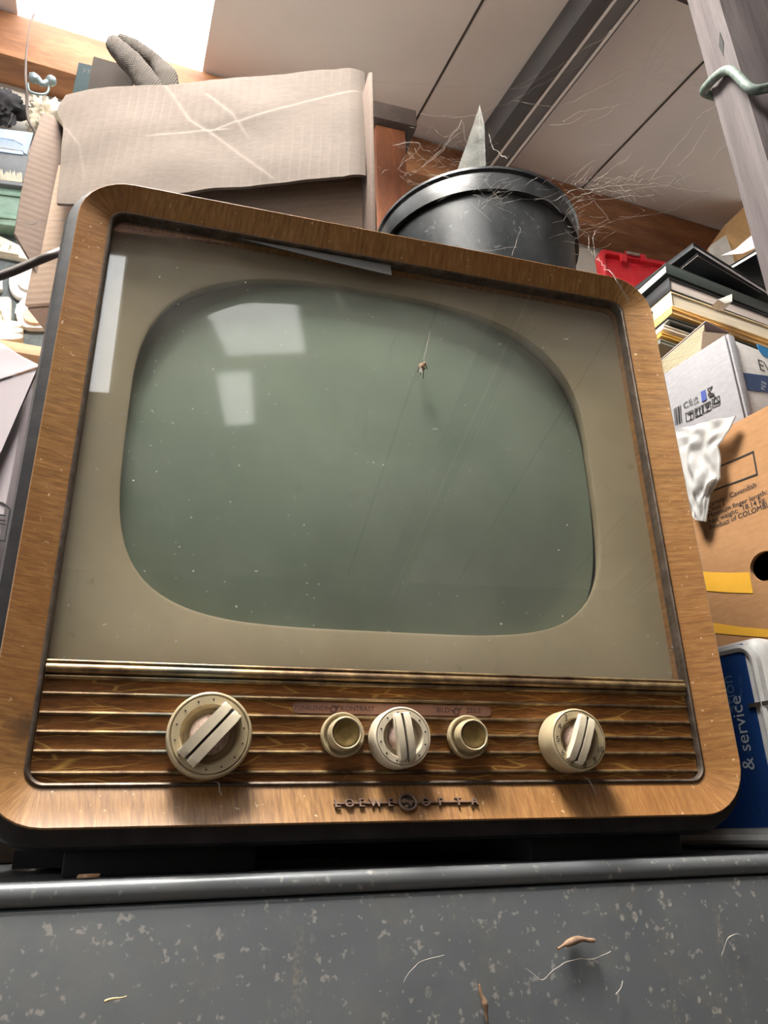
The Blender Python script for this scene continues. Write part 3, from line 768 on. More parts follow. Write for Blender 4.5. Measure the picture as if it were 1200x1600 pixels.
# ------------------------------------------------------------------ black bucket
BKY = .30; ks = (BKY + .51617) / (.24 + .51617)
bkc = CAM + (V((.4676, .24, .7423)) - CAM) * ks; bkr = .1433 * ks * .99
M['bplastic'] = None
n = NT('dusty_black_plastic'); f1 = n.ramp(n.noise(11, 6, 0.7, n.coords((1, 1, .7))), [(0.42, 0.01), (0.78, 0.16)])
f2 = n.ramp(n.noise(60, 6, 0.75, n.coords((1, 1, .5), (0, .7, .4)), 2.0), [(0.60, 0.0), (0.78, 0.5)])
col = n.mix(n.math('ADD', f1, f2), srgb(22, 24, 26), srgb(140, 142, 144)); n.set(base=col, rough=n.ramp(f1, [(0.0, 0.34), (0.3, 0.7)]), spec=0.25); M['bplastic'] = n.m
bk = thing('bucket', 'dusty black plastic bucket standing on the television beside the cardboard box', 'bucket', (bkc.x, BKY, TVTOP))
tilt = V((-.0478, .0407, 1)).normalized(); tilt = V((-.02, .015, 1)).normalized()
hh = bkc.z - TVTOP; ctr = V((bkc.x, BKY, TVTOP + .0005)); r0 = bkr * .80; r1 = bkr * .955
bm = NB(); b_lathe(bm, [(0, 0), (r0 * .96, 0), (r0, .004), (r0 + (r1 - r0) * .5, hh * .5), (r1, hh - .004), (r1 - .003, hh - .004), (r0 - .003, .006), (0, .006)], ctr, (0, 0, 1), 72)
obj('body', bm, M['bplastic'], bk)
bm = NB(); b_lathe(bm, [(r1 - .001, hh - .034), (r1 + .003, hh - .034), (r1 + .0045, hh - .010), (bkr - .003, hh - .006), (bkr, hh - .002), (bkr, hh + .002), (bkr - .003, hh + .004), (r1 - .003, hh + .003), (r1 - .003, hh - .005)], ctr, (0, 0, 1), 72)
obj('rim', bm, M['bplastic'], bk)
# clear pointed shard standing in the bucket
n = NT('dusty_clear_sheet'); tr2 = n.new('ShaderNodeBsdfTransparent'); gl2 = n.new('ShaderNodeBsdfGlossy'); gl2.inputs['Roughness'].default_value = .08
d2 = n.new('ShaderNodeBsdfDiffuse'); d2.inputs[0].default_value = srgb(190, 192, 186)
a_ = n.new('ShaderNodeMixShader'); a_.inputs[0].default_value = .005; n.lk(tr2.outputs[0], a_.inputs[1]); n.lk(gl2.outputs[0], a_.inputs[2])
c_ = n.new('ShaderNodeMixShader'); n.lk(n.ramp(n.noise(30, 5, 0.7), [(0.3, 0.05), (0.75, 0.22)]), c_.inputs[0]); n.lk(a_.outputs[0], c_.inputs[1]); n.lk(d2.outputs[0], c_.inputs[2]); n.lk(c_.outputs[0], n.out.inputs['Surface']); M['clear'] = n.m
sy = BKY - .02
sp_ = lambda px, py: at(px, py, sy)
tipz, basel, baser = sp_(750, 163), sp_(700, 300), sp_(764, 300)
bm = NB(); dn = V((0, .03, -(basel.z - TVTOP - .05)))
b_prism(bm, [sp_(750, 163), sp_(757, 195), sp_(758, 230), sp_(761, 300), sp_(752, 300)], (0, .003, 0), .0006)
b_prism(bm, [sp_(750, 163), sp_(752, 300), V((sp_(752, 300).x, sy, TVTOP + .008)), V((basel.x, sy, TVTOP + .008)), sp_(700, 300), sp_(716, 262), sp_(732, 218)], (0, .004, 0), .0006)
tag(obj('clear_shard', bm, M['clear']), 'pointed shard of clear sheet sticking up out of the black bucket', 'shard')

# ------------------------------------------------------------------ right-hand pile
A12 = V((-.2234, 1, 0)).normalized(); B12 = V((A12.y, -A12.x, 0))    # away-left along the faces, and to the right
# white tin with blue label
TN = V((.609, .03, TOP)); TH = at(1188, 992, .03).z - TOP; TLn = .225; TTh = .085
M['tinwhite'] = plain('scuffed_white_tin', (204, 204, 202), 0.4, 0.05, 30, dust=0.35, dust_c=(150, 128, 108))
n = NT('scratched_blue_label'); sc_ = n.ramp(n.noise(26, 6, 0.8, n.coords((1, 3, .5), (.5, .3, 0)), 2.5), [(0.62, 0.0), (0.72, 0.45)])
n.set(base=n.mix(sc_, srgb(26, 62, 122), srgb(160, 176, 196)), rough=0.45); M['bluelabel'] = n.m
M['whiteink'] = plain('pale_print', (206, 214, 222), 0.6)
tin = thing('tin_case', 'scuffed white tin case with a blue label standing on edge right of the television', 'tin', TN + A12 * (TLn / 2))
bm = NB(); b_box(bm, TN + V((0, 0, .001)), A12 * TLn, B12 * TTh, (0, 0, TH), .014, 4); obj('body', bm, M['tinwhite'], tin)
def tinp(a, z, off=0.0): return TN + A12 * a + V((0, 0, z)) - B12 * off
bm = NB(); rg = []
for i, (o_, off) in enumerate(((.004, -.004), (.005, .0015), (.008, .0030), (.011, .0018), (.013, -.002))):
    rg.append([tinp(x, z, off) for x, z in rrect(o_, TLn - o_, o_, TH - o_, .022 - o_, 8, 8)])
b_loft(bm, rg); obj('raised_rim', bm, M['tinwhite'], tin)
zl0, zl1 = at(1180, 1294, .04).z - TOP, at(1165, 1012, .06).z - TOP
al = .016
bm = NB(); b_prism(bm, [tinp(al, zl0), tinp(TLn - .02, zl0), tinp(TLn - .02, zl1), tinp(al, zl1)], -B12 * .0006); lab = obj('blue_label', bm, M['bluelabel'], tin)
bm = NB()
q = onpl(1181, 1203, TN, -B12); b_text(bm, '& service', .0172, q, (0, 0, 1), A12, .0010); 
obj('label_print', bm, M['whiteink'], lab)
bm = NB(); q = onpl(1155, 1112, TN, -B12); b_text(bm, 'ation', .0165, q, (0, 0, 1), A12, .0010); obj('label_print', bm, plain('faded_print', (92, 122, 164), 0.6), lab)
bm = NB(); b_box(bm, tinp(-.001, zl0 + .098, .0012), A12 * .022, (0, 0, .0035), -B12 * .0016); obj('dark_strap_end', bm, M['knob_dark'], tin)

# crate that carries the banana carton (mostly hidden)
ZB = at(1165, 985, .08).z
def BP(a, b, z): return V((.694, .12, 0)) + A12 * a + B12 * b + V((0, 0, z))
M['crate'] = wood('dark_crate_wood', (60, 48, 40), (90, 74, 62), (2, 2, 2), 9, .8)
bm = NB(); b_box(bm, BP(-.09, .005, TOP + .0005), A12 * .46, B12 * .36, (0, 0, ZB - .001 - TOP), .003)
tag(obj('wooden_crate', bm, M['crate']), 'dark wooden crate in the shade beneath the banana carton', 'crate')
# banana carton: open top, printed, round hand hole
M['banana'] = cardboard('brown_carton_board', (160, 119, 82), (0, 0, 1), 140, amount=0.05, stain=.15, bmp=.025)
M['yellow'] = plain('yellow_printed_band', (214, 160, 40), 0.8, 0.08, 20)
ZT = at(1165, 652, .078).z; BL0, BL1 = -.10, .40
ban = thing('banana_carton', 'brown banana carton with black print and yellow bands beyond the white tin', 'carton', BP(.15, .2, ZB))
hole = onpl(1196, 884, BP(0, 0, 0), -B12); ha = (hole - BP(0, 0, 0)).dot(A12); hz_ = hole.z; hr = (onpl(1196, 862, BP(0, 0, 0), -B12).z - onpl(1196, 910, BP(0, 0, 0), -B12).z) / 2
bm = NB(); N = 64
def rectpt(an):
    c_, s_ = math.cos(an), math.sin(an)
    tx = (BL1 - ha) / c_ if c_ > 1e-6 else ((BL0 - ha) / c_ if c_ < -1e-6 else 9); tz = (ZT - hz_) / s_ if s_ > 1e-6 else ((ZB - hz_) / s_ if s_ < -1e-6 else 9)
    t = min(tx, tz); return ha + c_ * t, hz_ + s_ * t
cor = sorted([math.atan2(z - hz_, a - ha) for a in (BL0, BL1) for z in (ZB, ZT)] + [2 * math.pi * i / N - math.pi + .01 for i in range(N)])
o_ = [rectpt(a) for a in cor]; h_ = [(ha + hr * 1.15 * math.cos(a), hz_ + hr * math.sin(a)) for a in cor]
b_loft(bm, [[BP(a, .005, z) for a, z in h_], [BP(a, 0, z) for a, z in h_], [BP(a, 0, z) for a, z in o_], [BP(a, .005, z) for a, z in o_], [BP(a, .005, z) for a, z in h_]])
BWD = .38
b_box(bm, BP(BL0, .005, ZB), A12 * .005, B12 * (BWD - .01), (0, 0, ZT - ZB)); b_box(bm, BP(BL1 - .005, .005, ZB), A12 * .005, B12 * (BWD - .01), (0, 0, ZT - ZB))
b_box(bm, BP(BL0, BWD - .005, ZB), A12 * (BL1 - BL0), B12 * .005, (0, 0, ZT - ZB)); b_box(bm, BP(BL0 + .005, .005, ZB), A12 * (BL1 - BL0 - .01), B12 * (BWD - .01), (0, 0, .005))
ZI = ZT - .026
b_box(bm, BP(BL0 + .0055, .0055, ZI - .005), A12 * (BL1 - BL0 - .011), B12 * (BWD - .011), (0, 0, .005))
obj('body', bm, M['banana'], ban)
def band(pts_top, pts_bot):
    bm = NB(); pl = BP(0, 0, 0)
    b_prism(bm, [onpl(*p, pl, -B12) for p in pts_top] + [onpl(*p, pl, -B12) for p in reversed(pts_bot)], -B12 * .0005)
    obj('yellow_band', bm, M['yellow'], ban)
band([(1085, 892), (1110, 894), (1140, 895), (1171, 894)], [(1085, 921), (1110, 924), (1140, 926), (1177, 927)])
band([(1095, 970), (1120, 974), (1160, 980), (1210, 984)], [(1095, 986), (1125, 990), (1160, 993), (1210, 997)])
bm = NB()
for s_, px, py in (('Variety:  Cavendish', 1106, 793.5), ('Class: I', 1106, 801.5), ('Minimum finger length: 20', 1107, 810.5), ('Net weight:  18.14 kg. (40', 1108.5, 819.5), ('Product of COLOMBIA', 1109.5, 829)):
    q = onpl(px, py, BP(0, 0, 0), -B12)
    b_text(bm, s_, .0083, q, -A12, (0, 0, 1), .0004, bold=.016)
obj('printed_text', bm, M['ink'], ban)
bm = NB(); fp = [onpl(*p, BP(0, 0, 0), -B12) for p in ((1100, 772), (1183, 741), (1177, 706), (1095, 742))]
for i in range(4):
    a, b = fp[i], fp[(i + 1) % 4]; d = (b - a).normalized(); s_ = d.cross(B12) * .0009
    b_prism(bm, [a - s_ - d * .0009, b - s_ + d * .0009, b + s_ + d * .0009, a + s_ - d * .0009], -B12 * .0005)
obj('printed_frame', bm, M['ink'], ban)
# white carton standing in the banana carton
cz = ZI + .0005; cp = onpl(1161, 645, BP(0, .022, 0), -B12); ca = (cp - BP(0, 0, 0)).dot(A12)
def CP(a, b, z): return BP(ca + a, .022 + b, z)
CZT = onpl(1139, 521, BP(ca, .022, 0), -B12).z
CL, CW = .128, .24
M['cartonwhite'] = cardboard('white_carton_board', (144, 142, 145), tuple(A12), 110, amount=0.12, stain=0.08)
M['corrwhite'] = cardboard('white_corrugated_board', (180, 175, 172), (0, 0, 1), 60, amount=0.5, stain=0.15)
wc = thing('white_carton', 'white shipping carton with printed symbols standing in the banana carton', 'carton', CP(.06, .12, cz))
bm = NB(); b_box(bm, CP(0, .0, cz), A12 * CL, B12 * CW, (0, 0, CZT - cz), .0015, 2); obj('body', bm, M['corrwhite'], wc)
bm = NB(); b_box(bm, CP(-.002, -.0008, cz + .002), A12 * (CL - .002), -B12 * .003, (0, 0, CZT - cz - .003), .0006); sidep = obj('side_panel', bm, M['cartonwhite'], wc, label='smooth white side with symbols')
PL = CP(0, -.0044, 0)
def cpt(px, py): return onpl(px, py, PL, -B12)
bm = NB(); blk = lambda pts: b_prism(bm, [cpt(*p) for p in pts], -B12 * .0004)
RT, UPZ = -A12, V((0, 0, 1))
b_text(bm, 'CE', .0115, cpt(1068.5, 639), RT, UPZ, .0003, spacing=1.1); b_text(bm, 'UK', .0054, cpt(1084, 627), RT, UPZ, .0003, bold=.02); b_text(bm, 'CA', .0054, cpt(1085, 633), RT, UPZ, .0003, bold=.02)
def line(a, b, w=.0006):
    pa, pb = cpt(*a), cpt(*b); d = (pb - pa).normalized(); s_ = d.cross(B12) * w; b_prism(bm, [pa - s_, pb - s_, pb + s_, pa + s_], -B12 * .0004)
for a, b in (((1105, 608), (1113, 616)), ((1113, 603), (1106, 618)), ((1106, 607), (1113, 604)), ((1106, 617), (1115, 614))): line(a, b, .0004)
line((1108, 620.5), (1116, 616.5), .0011)
for (x, y) in ((1072.5, 659), (1086.5, 652), (1099.5, 645.5), (1113.5, 637)):
    qs = [(x, y), (x + 11.5, y - 5.5), (x + 10.5, y - 18.5), (x - 1, y - 13)]
    for i in range(4): line(qs[i], qs[(i + 1) % 4], .00035)
blk([(1074.5, 649), (1077, 644), (1080.5, 643), (1082.5, 645)]); line((1078.5, 646), (1080, 655), .0005); line((1080, 655), (1078, 655.5), .0005)
for x, y in ((1089, 650), (1094, 647.5)):
    line((x, y), (x - 1, y - 9), .0006); blk([(x - 3, y - 7.5), (x - 1.2, y - 11.5), (x + 1.6, y - 9.5)])
line((1087.5, 651.5), (1096, 647.6), .0005)
blk([(1101, 631), (1104, 630.2), (1104.8, 634), (1105.6, 629.6), (1108.4, 628.5), (1108, 635), (1105, 638), (1102, 636)]); line((1105, 637), (1106, 642), .0005); line((1103.3, 643.2), (1108.3, 641), .0005)
for a, b in (((1115, 631.5), (1123.5, 627.5)), ((1123.5, 627.5), (1117, 620)), ((1117, 620), (1115, 631.5))): line(a, b, .0006)
obj('printed_symbols', bm, M['ink'], sidep)
bm = NB(); b_prism(bm, [cpt(*p) for p in ((1097, 628), (1104.5, 624), (1102, 609), (1095, 612.5))], -B12 * .0004); obj('blue_square_print', bm, plain('blue_print', (56, 72, 140), 0.6), sidep)
bm = NB()
for i, w_ in enumerate((.8, 1.6, .8, 2.4, 1.0, 1.8)):
    x = 1053 + i * 1.9; b_prism(bm, [cpt(x + 2.2, 665.5 - i * .9), cpt(x + 2.2 + w_ * .55, 665.3 - i * .9), cpt(x + w_ * .55, 638 - i * .9), cpt(x, 638.2 - i * .9)], -B12 * .0004)
obj('barcode', bm, M['ink'], sidep)
# the printed right-hand face
PF = CP(-.0002, 0, 0)
def fpt(px, py): return onpl(px, py, PF, -A12)
M['navy'] = plain('navy_print', (32, 60, 106), 0.55); M['cyan'] = plain('cyan_print', (20, 128, 190), 0.55)
bm = NB(); b_prism(bm, [fpt(1155.5, 582), fpt(1200, 587.5), fpt(1262, 604), fpt(1266, 636), fpt(1200, 613.5), fpt(1160, 609)], -A12 * .0005); nb = obj('navy_band', bm, M['navy'], wc)
bm = NB()
for s_, y in (('Adju', 599.5), ('Can', 604.5), ('85-', 609.5)): b_text(bm, s_, .0052, fpt(1189, y - 1), B12, UPZ, .0008, bold=.01)
obj('band_print', bm, M['whiteink'], nb)
bm = NB(); b_text(bm, 'EV', .024, fpt(1186, 578), B12, UPZ, .0005); obj('printed_letters', bm, M['ink'], wc)
cc = fpt(1194, 545); bm = NB(); rr_ = .0135
b_prism(bm, [cc + B12 * (rr_ * math.cos(a)) + V((0, 0, min(rr_ * math.sin(a), .003))) for a in [2 * math.pi * i / 28 for i in range(28)]], -A12 * .0005); obj('cyan_disc', bm, M['cyan'], wc)
bm = NB(); b_box(bm, CP(-.004, .001, cz + .001), B12 * .012, A12 * .004, (0, 0, CZT - cz + .001), .0012); obj('folded_edge', bm, M['cartonwhite'], wc)
# white plastic bag hanging between carton and banana carton
M['film'] = None
n = NT('crumpled_white_film'); n.set(base=srgb(204, 203, 202), rough=0.6, spec=0.25); n.p.inputs['Subsurface Weight'].default_value = 0.0; n.bump(n.noise(45, 4, 0.6), 0.2, 0.002)
tl_ = n.new('ShaderNodeBsdfTranslucent'); tl_.inputs[0].default_value = srgb(236, 236, 234); mm_ = n.new('ShaderNodeMixShader'); mm_.inputs[0].default_value = .45; n.lk(n.p.outputs[0], mm_.inputs[1]); n.lk(tl_.outputs[0], mm_.inputs[2]); n.lk(mm_.outputs[0], n.out.inputs['Surface']); M['film'] = n.m
PB = BP(0, -.012, 0)
def bagpt(px, py, off=0.0): return onpl(px, py, PB, -B12) - B12 * off
Lr = [(1040, 676), (1052, 690), (1060, 715), (1066, 745), (1074, 775), (1082, 800), (1088, 813)]
Rr = [(1150, 650), (1140, 675), (1124, 697), (1128, 722), (1127, 747), (1110, 772), (1103, 815)]
def bagfn(u, v, k=0):
    i = min(int(v * 6), 5); t = v * 6 - i
    l = V((Lr[i][0] + (Lr[i + 1][0] - Lr[i][0]) * t, Lr[i][1] + (Lr[i + 1][1] - Lr[i][1]) * t, 0)); r = V((Rr[i][0] + (Rr[i + 1][0] - Rr[i][0]) * t, Rr[i][1] + (Rr[i + 1][1] - Rr[i][1]) * t, 0))
    p = l + (r - l) * u
    fold = abs(((u * 1.7 + v * .9 + .35 * noise.noise(V((u * 3, v * 4, 1)))) % 1) - .5) * 2
    off = .003 + .006 * fold * (math.sin(math.pi * min(max(v, .03), .97)) ** .5) + .005 * noise.noise(V((u * 6, v * 8, 5)))
    return bagpt(p.x, p.y, max(off, .0) * math.sin(math.pi * min(max(u, .06), .94)) ** .4)
bm = NB(); b_thick(bm, bagfn, 44, 60, B12 * .0025)
tag(obj('plastic_bag', bm, M['film'], None, .5), 'crumpled white plastic bag hanging down over the banana carton', 'bag')

# carton under the book pile (hidden for the most part)
bm = NB(); z1 = at(1040, 545, .30).z - .055
b_box(bm, BP(.195, .03, ZI + .0008), A12 * .185, B12 * .30, (0, 0, z1 - ZI - .001), .002)
tag(obj('low_carton', bm, M['banana']), 'plain brown carton under the pile of books', 'carton')
SHZ_ = z1
# ------------------------------------------------------------------ books
def bookmats(cover, page): return plain('book_cover', cover, .45, .1, 40), page
PAGE = {}
def pagemat(c):
    if c not in PAGE:
        n = NT('page_block'); s_ = n.math('SINE', n.math('MULTIPLY', n.dot((0, 0, 1)), 5200)); k1 = srgb(*c); k2 = tuple(x * .72 for x in k1[:3]) + (1,)
        n.set(base=n.mix(n.ramp(n.noise(8, 4, .6, n.coords((1, 1, 60))), [(.35, 0.0), (.7, 1.0)]), k1, k2), rough=.9, spec=.1); n.bump(s_, .1, .0005); PAGE[c] = n.m
    return PAGE[c]
def book(px, py, y, L, W, T, yaw, tb, ta, cover, page, label, spine='left', cov=.0022, group=None):
    """lying book; px,py,y give the near top corner. L runs away to the left, W to the right; tb, ta tilt them in degrees"""
    b0, a0 = yawdir(yaw); tb, ta = math.radians(tb), math.radians(ta)
    b = (b0 * math.cos(tb) + V((0, 0, math.sin(tb)))).normalized(); a = (a0 * math.cos(ta) + V((0, 0, math.sin(ta)))).normalized()
    a = (a - b * a.dot(b)).normalized(); nn = b.cross(a); c = at(px, py, y) - nn * T
    root = thing('book', label, 'book', c + b * W / 2 + a * L / 2, group or 'books in the pile by the television')
    cm = plain('book_cover', cover, .4, .12, 50); pm = pagemat(page); ins = .0028
    bm = NB(); b_box(bm, c + nn * (cov + .0001) + b * (ins if spine != 'left' else .0012) + a * (ins if spine != 'front' else .0012), b * (W - ins * 2), a * (L - ins * 2), nn * (T - 2 * cov - .0002)); obj('page_block', bm, pm, root)
    bm = NB(); b_box(bm, c, b * W, a * L, nn * cov, .0005); obj('cover', bm, cm, root)
    bm = NB(); b_box(bm, c + nn * (T - cov), b * W, a * L, nn * cov, .0005); obj('cover', bm, cm, root)
    if spine:
        bm = NB()
        if spine == 'left': b_box(bm, c + nn * cov, b * .0011, a * L, nn * (T - 2 * cov), .0003)
        else: b_box(bm, c + nn * cov, b * W, a * .0011, nn * (T - 2 * cov), .0003)
        sp = obj('spine', bm, cm, root)
        return root, c, b, a, nn, sp
    return root, c, b, a, nn, None
CR, WH, GY = (226, 210, 180), (222, 218, 212), (196, 184, 176)
book(1040, 410, .315, .20, .24, .022, 6, -6, 2, (52, 58, 56), (228, 222, 214), 'dark green book with white page ends under the tilted black books', 'front')
book(1045, 433, .312, .20, .25, .026, 6, -5, 1, (30, 30, 33), GY, 'black-spined book with greyish pages and a torn page tab', 'left')
r5 = book(1048, 455, .310, .20, .26, .030, 6, -4, 1, (214, 196, 158), (216, 202, 178), 'cream book with brown script on its spine', 'left')
_, c5, b5, a5, n5, sp5 = r5
bm = NB(); b_text(bm, 'Calico', .030, c5 + a5 * .115 + n5 * .009 - b5 * .0006, -a5, n5, .0003, shear=.4, spacing=.9); obj('spine_title', bm, M['brown_ink'], sp5)
book(1049, 480, .308, .20, .26, .012, 6, -5, 0, (214, 168, 98), (222, 196, 150), 'thin orange-backed book beneath the cream book', 'left')
book(1044, 494, .311, .20, .22, .010, 5, -5, 0, (54, 58, 52), (216, 204, 190), 'thin dark green booklet with bent pages low in the pile', None)
book(1036, 506, .315, .20, .22, .009, 5, -5, 0, (224, 214, 200), (222, 200, 160), 'thin white and orange booklet low in the pile', 'left')
book(1033, 518, .317, .20, .22, .008, 5, -5, 0, (184, 144, 66), (214, 180, 110), 'thin ochre booklet second from the bottom of the pile', 'left')
rb = book(1031, 529, .319, .20, .22, .009, 5, -5, 0, (112, 112, 100), (190, 190, 180), 'thin grey-green booklet at the bottom of the pile', 'left')
# the torn tab
bm = NB(); b_prism(bm, [at(1122, 468, .288), at(1144, 459, .286), at(1144, 471, .286), at(1133, 474, .288)], (.002, .02, 0)); tag(obj('paper_tab', bm, pagemat(WH)), 'torn white paper tab sticking out between the books', 'paper')
# black paperbacks fanned on top
book(1083, 379, .33, .22, .26, .013, 12, -10, 3, (34, 36, 38), (206, 198, 196), 'tilted black paperback, topmost on the left of the pile', 'left', .0015)
book(1090, 395, .31, .19, .15, .008, 8, -14, 3, (24, 25, 29), (186, 174, 168), 'thin black paperback slipping down beneath the topmost one', None, .0012)
book(1186, 387, .35, .15, .13, .013, 8, -16, 14, (26, 27, 30), (224, 222, 218), 'black paperback with white pages and a lifted cover', None, .0015)
bm = NB(); b_prism(bm, [at(1127, 399, .33), at(1150, 389, .30), at(1177, 366, .30), at(1186, 385, .27), at(1160, 396, .27)], (0, .0012, .0008)); tag(obj('loose_cover', bm, plain('grey_paper', (168, 164, 170), .7)), 'bent grey paper cover lifted above the black paperback', 'paper')
# open cream paperback in front of the pile
root = thing('book', 'worn cream paperback standing fanned open behind the white carton', 'book', at(1090, 575, .245), 'books in the pile by the television')
A0 = [(1036, 580), (1099, 517), (1094, 548), (1036, 600)]
bm = NB()
for i in range(16):
    t = i / 15; y_ = .236 + .004 * i * .25
    p0 = (1028 + 2 * t, 568 + 54 * t); p1 = (1100 - 4 * t, 507 + 54 * t)
    q0, q1 = at(*p0, .285), at(*p1, .238); wdir = V((.05, .05, -.006))
    b_prism(bm, [q0, q1, q1 + wdir, q0 + wdir], V((0, 0, -.0021)))
obj('fanned_pages', bm, pagemat((196, 182, 156)), root)
bm = NB(); b_prism(bm, [at(1028, 566, .287), at(1103, 502, .236), at(1140, 520, .25), at(1075, 566, .30)], (0, .0005, .0016)); obj('upper_cover', bm, plain('mauve_cover', (120, 104, 104), .6), root)
bm = NB(); b_prism(bm, [at(1098, 518, .237), at(1139, 522, .250), at(1150, 575, .245), at(1094, 562, .236)], (.001, .006, 0)); obj('page_block', bm, pagemat((160, 140, 122)), root)

# ------------------------------------------------------------------ shelf at the back right with the red case
SZ = 1.155
sh0 = V((.70, .70, SZ))
bm = NB(); b_box(bm, sh0, E1 * 1.25, E2H * .40, (0, 0, .022), .002)
for u_ in (.1, 1.1): b_box(bm, sh0 + E1 * u_ + V((0, 0, -.1)), E1 * .03, E2H * .39, (0, 0, .0999))
tag(obj('wall_shelf', bm, M['orange_post']), 'brown wooden shelf along the back wall behind the books', 'shelf')
STOP = SZ + .0225
M['red'] = plain('red_plastic', (206, 34, 48), 0.35, 0.08, 30, dust=0.12, dust_c=(230, 170, 160)); M['redlight'] = plain('pale_worn_red', (222, 120, 118), 0.4)
ry = .78
rc = thing('red_case', 'open red plastic case standing on the back shelf behind the books', 'case', V((1.0, ry + .05, STOP)))
q0, q1 = at(936, 440, ry), at(1075, 440, ry); zt = at(960, 393, ry).z; xl = at(942, 420, ry).x; xr = at(1085, 420, ry).x
bm = NB()
o = rrect(xl, xr, STOP + .001, zt, .016, 6, 6); i_ = rrect(xl + .012, xr - .012, STOP + .010, zt - .012, .010, 6, 6)
b_loft(bm, [ring3(o, ry + .026), ring3(o, ry), ring3(rrect(xl + .003, xr - .003, STOP + .003, zt - .003, .014, 6, 6), ry - .003), ring3(i_, ry - .001), ring3(i_, ry + .012)], True, True, True)
obj('lid_shell', bm, M['red'], rc)
bm = NB()
for px in (974, 1005):
    q = at(px, 404, ry - .004); b_cbox(bm, (q.x, ry - .004, q.z), .017, .008, .022, .002)
q = at(990, 396, ry - .004); b_cbox(bm, (q.x, ry - .003, q.z), .05, .004, .006, .001)
obj('latch_lugs', bm, M['red'], rc)
q = at(990, 396, ry - .01); bm = NB(); b_tube(bm, [V((q.x - .018, ry - .008, q.z)), V((q.x + .018, ry - .008, q.z))], .004, 8); obj('metal_pin', bm, plain('steel_pin', (190, 186, 180), .35, .1, 60, metal=.8), rc, label='steel hinge pin')
# brown cardboard and white wedge at the far right end of the shelf
M['lightcard'] = cardboard('light_tan_cardboard', (238, 196, 142), (1, 0, 0), 90, amount=.1, stain=.08)
fy = .92
bm = NB(); b_prism(bm, [at(1177, 309, fy), at(1132, 352, fy), at(1135, 372, fy), V((at(1143, 400, fy).x, fy, STOP)), V((at(1225, 400, fy).x, fy, STOP)), V((at(1215, 300, fy).x, fy, at(1190, 309, fy).z))], (.02, .12, 0), .002)
tag(obj('cardboard_sheet', bm, M['lightcard']), 'light tan cardboard piece at the far right end of the shelf', 'cardboard')
bm = NB(); b_prism(bm, [at(1112, 382, fy - .02), at(1134, 367, fy - .02), at(1143, 391, fy - .02), V((at(1143, 391, fy - .02).x, fy - .02, STOP)), V((at(1118, 391, fy - .02).x, fy - .02, STOP))], (0, .018, 0), .001)
tag(obj('white_wedge', bm, plain('matt_white', (240, 236, 226), .8)), 'white wedge corner beside the tan cardboard on the shelf', 'wedge')

# ------------------------------------------------------------------ posts
PC = at(1125, 0, -.05); PC = V((PC.x, -.05, 0))
bm = NB(); zt_ = 1.70
N = 40
def postfn(u, v):
    z = FLOOR + (zt_ - FLOOR) * v
    # u goes round: left face back edge -> front left corner -> front right
    if u < .25: p = V((PC.x, PC.y + .045 * (1 - u / .25), z))
    else: p = V((PC.x + .26 * (u - .25) / .75, PC.y, z))
    if .2 < u < .32: p += V((.004, .004, 0)) * (1 - abs(u - .25) / .07) * (.6 + .6 * noise.noise(V((0, 1, z * 9)))) if abs(u - .25) < .07 else V((0, 0, 0))
    return p + V((.0015, .0015, 0)) * noise.noise(V((u * 10, 3, z * 6)))
b_grid(bm, postfn, 48, 160)
a = [V((PC.x + .26, PC.y + .045, FLOOR)), V((PC.x + .26, PC.y + .045, zt_))]
b_box(bm, V((PC.x + .004, PC.y + .004, FLOOR)), (.252, 0, 0), (0, .041, 0), (0, 0, zt_ - FLOOR))
post = tag(obj('timber_post', bm, M['greywood']), 'weathered mauve-grey timber post rising at the right, near the viewer', 'post')
bm = NB(); q = at(1121, 70, -.035); b_prism(bm, [V((PC.x - .0012, q.y - .003, q.z + .02)), V((PC.x - .0012, q.y + .003, q.z + .004)), V((PC.x - .0012, q.y + .001, q.z - .018)), V((PC.x - .0012, q.y - .004, q.z))], (.004, 0, 0)); obj('knot_hole', bm, M['under'], post)
# hose tied round the post
M['hose'] = plain('grey_green_hose', (78, 92, 84), 0.6, 0.2, 90, dust=.3, dust_c=(170, 176, 168))
bm = NB()
yb = PC.y + .05; q1 = at(1131, 112, PC.y + .02); q2 = at(1143, 134, PC.y - .006); q3 = at(1170, 124, PC.y - .012); q4 = at(1205, 101, PC.y - .012)
pts = spline([V((PC.x + .05, yb + .006, q1.z + .012)), V((PC.x + .006, yb + .006, q1.z + .008)), V((PC.x - .007, yb - .004, q1.z + .004)), V((PC.x - .0075, PC.y + .010, q1.z - .012)), V((PC.x - .004, PC.y - .0085, q2.z)), V((PC.x + .02, PC.y - .012, q2.z + .005)), V((PC.x + .06, PC.y - .010, q2.z + .018)), V((PC.x + .14, PC.y - .010, q2.z + .045))], 10)
b_tube(bm, pts, .0055, 12); tag(obj('hose', bm, M['hose'], None, 1.2), 'thin grey-green hose tied around the timber post', 'hose')
